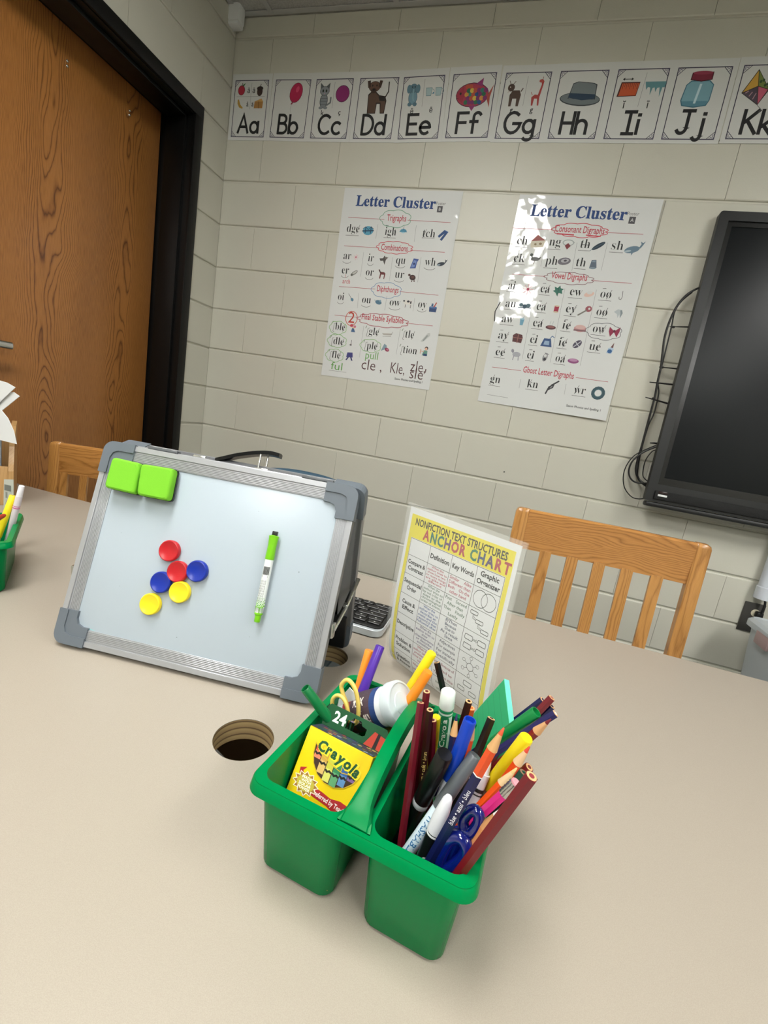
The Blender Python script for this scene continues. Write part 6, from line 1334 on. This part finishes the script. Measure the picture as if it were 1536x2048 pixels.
def star(r1, r2, c, l): SF.poly([(.0170+(r1 if i % 2 == 0 else r2)*math.cos(R(i*15+8)), .0470+(r1 if i % 2 == 0 else r2)*math.sin(R(i*15+8))) for i in range(24)], c, 'star_badge', l)
star(.0150, .0112, '#efe6c8', 3); star(.0138, .0098, '#9a6a2c', 4); SF.ell(.0170, .0470, .0098, .0098, '#b9a838', 'star_badge', 5)
for i, t in enumerate(('MADE', 'WITH', 'SOLAR', 'POWER')): SF.text(t, .0170, .0522-i*.0044, h=.0034, w=.0028*len(t), col='#f2eed8', grp='lettering', bold=.03, layer=7, align=.5)
SF.build(cb_)
SL = Sheet(lambda x, y, l: KM @ V((-.0001-l, y, -x)), 5e-5)
for k in range(3): SL.stroke([(.004+k*.006, .002), (.004+k*.006, .050-k*.010)], .0022, '#2c5a24', 'side_stripe', 1)
SL.build(cb_)

# ---- white lidded jar
jc = V((.084, .152, .121)); ja = V((.78, -.14, .60)).normalized()
jar = thing('wipes_jar', cp((.05, .16, .06)), 'small jar with a printed label and white plastic lid, tilted in the left bin', 'jar')
def jl(p): return (CM @ V(p))-(CM @ V((0, 0, 0)))
jo, jd = CM @ jc, jl(ja)
mb = MB(); mb.lathe([(.0195, -.084), (.0212, -.082), (.0215, -.012), (.0205, -.010)], jo, jd, 36); part('jar_body', mb, mat('jar_white', '#d5d9dc', .4), jar)
mb = MB(); mb.lathe([(.0228, -.0135), (.0240, -.0125), (.0243, -.002), (.0232, 0), (.0212, .0004), (.0205, -.0008), (.0120, -.0008), (.0115, .0), (.0002, .0)], jo, jd, 40); lid_ = part('lid', mb, mat('lid_translucent_white', '#c3cdd1', .35), jar)
dj, wj, sj = ortho(jo, jo-jd*.08)
SJ = Sheet(lambda x, y, l: jo-jd*(.082-x)+(wj*math.cos(y/.0215)+sj*math.sin(y/.0215))*(.0217+l), 4e-5)
for k in range(22):
    y0 = -.034+k*.0031
    for xa, xb, c in ((.012, .060, '#4a3a44'), (.012, .024, '#8c2f34'), (.052, .060, '#26427a')):
        SJ.put('label', c, [(xa, y0), (xb, y0), (xb, y0+.0031), (xa, y0+.0031)], [[0, 1, 2, 3]], 1 if c == '#4a3a44' else 2)
SJ.text('OxiClean', .026, -.012, h=.012, w=.024, col='#d8cfc8', grp='lettering', bold=.03, layer=4)
SJ.text('MAX', .028, .006, h=.009, w=.016, col='#e8e0d8', grp='lettering', bold=.03, layer=4)
SJ.ell(.045, -.022, .006, .006, '#c8b04a', 'label', 3)
SJ.build(jar)

# ---- yellow scissors and folded papers behind the crayon box
sc = thing('safety_scissors', cp((.035, .13, .01)), 'pale yellow scissor handles rising behind the crayon box', 'scissors')
YS = mat('pale_yellow_plastic', '#e3c766', .35)
def loop(pts, r_, m, par, nm='finger_loop', closed=True):
    mb = MB(); mb.tube([cp(p) for p in smooth_path(pts, 5, closed)], r_, 10, closed=closed); return part(nm, mb, m, par)
loop([(.0362, .128, .0925), (.0299, .128, .1100), (.0234, .128, .1204), (.0200, .128, .1300), (.0255, .128, .1385), (.0335, .1275, .1355), (.0405, .127, .1246), (.0450, .127, .1075), (.0440, .128, .0935)], .0024, YS, sc)
loop([(.0285, .121, .0935), (.0205, .121, .1020), (.0160, .121, .1076), (.0155, .121, .1155), (.0205, .121, .1215), (.0275, .121, .1201), (.0335, .121, .1115), (.0355, .122, .1000)], .0022, YS, sc)
for dx in (0, .008):
    mb = MB(); mb.tube([cp((.033+dx, .125, .095)), cp((.031+dx*.6, .123, .060)), cp((.030, .120, .012))], [.0030, .0034, .0012], 8, flat=.5); part('blade', mb, STEEL, sc)
fp = thing('folded_paper', cp((.02, .15, .02)), 'folded white paper slip with red print behind the yellow scissors', 'paper')
mb = MB()
q = [(.0110, .150, .010), (.0450, .152, .010), (.0400, .150, .0930), (.0285, .149, .1120), (.0215, .149, .1160), (.0105, .150, .0960)]
mb.loft([[cp((a, b_+.0012, c)) for a, b_, c in q], [cp(p) for p in q]], smooth=False); part('sheet', mb, PAPER, fp)
S = Sheet(lambda x, y, l: cp((x, .1497-l, y)))
S.stroke([(.026, .108), (.024, .100), (.0265, .096), (.0245, .088)], .0014, '#b8402c', 'red_print', 1); S.stroke([(.0360, .098), (.0335, .086)], .0014, '#c86a4c', 'red_print', 1)
S.build(fp)

# ---- blue scissors in the right bin
bs = thing('scissors', cp((.175, .03, .01)), 'glossy dark blue scissor handles low at the right front of the caddy', 'scissors')
BS = mat('translucent_blue_plastic', '#0a1a78', .08, Transmission_Weight=.25, Coat_Weight=1.0)
loop([(.1788, .034, .1240), (.1815, .034, .1325), (.1855, .033, .1370), (.1893, .032, .1350), (.1898, .031, .1270), (.1865, .030, .1190), (.1815, .031, .1175)], .0046, BS, bs)
loop([(.1735, .026, .1110), (.1700, .025, .1000), (.1688, .024, .0880), (.1735, .023, .0835), (.1800, .023, .0910), (.1852, .023, .1020), (.1858, .024, .1110), (.1800, .026, .1150)], .0055, BS, bs)
mb = MB(); mb.tube([cp((.178, .030, .112)), cp((.172, .034, .075)), cp((.165, .040, .050))], [.006, .0065, .005], 12, flat=1.4); part('shank', mb, BS, bs)
mb = MB(); mb.tube([cp((.168, .038, .060)), cp((.155, .048, .012))], [.0050, .0012], 8, flat=.4); part('blade', mb, STEEL, bs)

# ================================================================== left edge: organizer, papers, second caddy contents
ORGM = oak('organizer_wood', 2, 0, '#bd9560', '#9a7442', cell=.3, A=1500.0, K=4.0, rough=.5, contrast=.6)
OX = V((.62, .785, 0)).normalized(); OY = V((-.785, .62, 0)).normalized()
OM = frame_matrix(V((.346, -1.252, T)), OX, OY, V((0, 0, 1)))
og = thing('desk_organizer', OM @ V((-.14, .09, 0)), 'light wooden desk organizer with a sloped side panel at the left edge', 'organizer')
for x in (-.006, -.28):
    mb = MB(); pr_ = [(0, 0), (.17, 0), (.17, .225), (.12, .215), (.075, .195), (.040, .165), (.008, .118), (0, .100)]
    mb.M = OM @ Matrix(((0, 0, 1, x), (1, 0, 0, 0), (0, 1, 0, 0), (0, 0, 0, 1))); mb.prism(pr_, -.006, .006); part('side_panel', mb, ORGM, og)
mb = MB(); mb.M = OM; mb.box((-.143, .008, .056), (.262, .010, .112), .002); part('front_panel', mb, ORGM, og)
mb = MB(); mb.M = OM; mb.box((-.143, .163, .108), (.262, .010, .216), .002); part('back_panel', mb, ORGM, og)
mb = MB(); mb.M = OM; mb.box((-.143, .085, .006), (.262, .144, .010), .001); part('bottom_panel', mb, ORGM, og)
fd = MB(); fd.M = OM; fd.box((-.145, .060, .112), (.230, .012, .200), .002); tag(part('folder', fd, mat('folder_grey_blue', '#8f9aa6', .6)), 'grey-blue folder standing in the wooden organizer', 'folder')
def sheet(pts, y, dy, label, bend=0.0):
    mb = MB(); n = len(pts)
    f = [V((p[0], y+bend*i, p[1])) for i, p in enumerate(pts)]
    mb.loft([f, [p+V((0, dy, 0)) for p in f]], smooth=False); tag(part('paper', mb, PAPER), label, 'paper', 'loose papers on the wooden organizer')
sheet([(.10, .955), (.330, .93), (.423, .929), (.412, .962), (.392, .992), (.368, 1.010), (.25, 1.03), (.10, 1.02)], -1.300, .0015, 'lowest white paper, curling down over the organizer side', 0)
sheet([(.10, .95), (.300, .95), (.366, 1.008), (.429, 1.055), (.408, 1.063), (.33, 1.04), (.10, 1.00)], -1.2975, .0015, 'narrow white paper corner in the middle of the fanned stack', 0)
sheet([(.10, 1.0), (.300, 1.0), (.362, 1.026), (.421, 1.076), (.392, 1.084), (.364, 1.086), (.28, 1.098), (.10, 1.10)], -1.3025, .0015, 'uppermost white paper of the fanned stack', 0)
def c2(p): return C2 @ V(p)
marker('marker', c2((.150, .110, .010)), V((.776, -1.560, .893)), .0060, '#dfd58a', '#e3cf1e', 'marker with a yellow cap in the caddy at the left edge', group='markers in the left caddy', cap_len=.085)
marker('marker', c2((.172, .130, .010)), V((.7925, -1.556, .915)), .0058, '#dfd6dc', '#e9e6ea', 'white marker with thin pink rings in the caddy at the left edge', group='markers in the left caddy', cap_len=.022, cap_r=.0052, bands=((.125, .1265, '#c84a94'), (.129, .1300, '#c84a94')))
marker('marker', c2((.105, .040, .086)), V((.792, -1.585, .862)), .0075, '#e6e2de', '#9c3420', 'white marker with a brown-red pointed tip lying on the left caddy', group='markers in the left caddy', cap_len=.028, cap_r=.0062, tipcone=True, bands=((.030, .036, '#c8382a'),))
marker('marker', c2((.120, .020, .030)), V((.776, -1.625, .850)), .0070, '#e0e4ea', '#1434a8', 'marker with a blue hollow cap at the near side of the left caddy', group='markers in the left caddy', cap_len=.040, cap_r=.0078, hollow=True)
gl = thing('glue_bottle', c2((.135, .165, .01)), 'white glue bottle with an orange top standing in the left caddy', 'bottle')
gc = V((.655, -1.540, T+.006))
mb = MB(); mb.lathe([(.017, 0), (.018, .003), (.018, .095), (.013, .108), (.011, .112)], gc, (0, 0, 1), 24); part('bottle_body', mb, WHITEP, gl)
mb = MB(); mb.lathe([(.010, .112), (.009, .122), (.0045, .132), (.003, .146), (.0025, .150)], gc, (0, 0, 1), 18); part('nozzle', mb, mat('orange_nozzle', '#d8501e', .4), gl)
tg = thing('pocket_card', V((.675, -1.500, .80)), 'clear plastic pocket card with black markings behind the left caddy markers', 'card')
mb = MB(); q = [(.662, -1.500, .760), (.690, -1.498, .760), (.689, -1.498, .902), (.6655, -1.500, .898)]
mb.loft([[V(p)+V((0, .001, 0)) for p in q], [V(p) for p in q]], smooth=False); part('card_sheet', mb, mat('grey_card', '#b9bcb2', .4), tg)
S = Sheet(lambda x, y, l: V((.662+x*.8, -1.5004-l+x*.05, .835+y*.8)))
S.rect(.006, .050, .028, .066, '#6c706a', 'printed_mark', 1); S.rect(.010, .030, .016, .046, '#85887f', 'printed_mark', 1); S.ell(.018, .012, .008, .014, '#8f928c', 'printed_mark', 1)
S.build(tg)
# white tube below the table seen through the front hole
tb = MB(); tb.tube([(1.352, -1.742, .700), (1.382, -1.700, .625), (1.392, -1.66, .50)], .0125, 14); tag(part('white_tube', tb, WHITEP), 'white plastic tube below the table, seen through the front hole', 'tube')
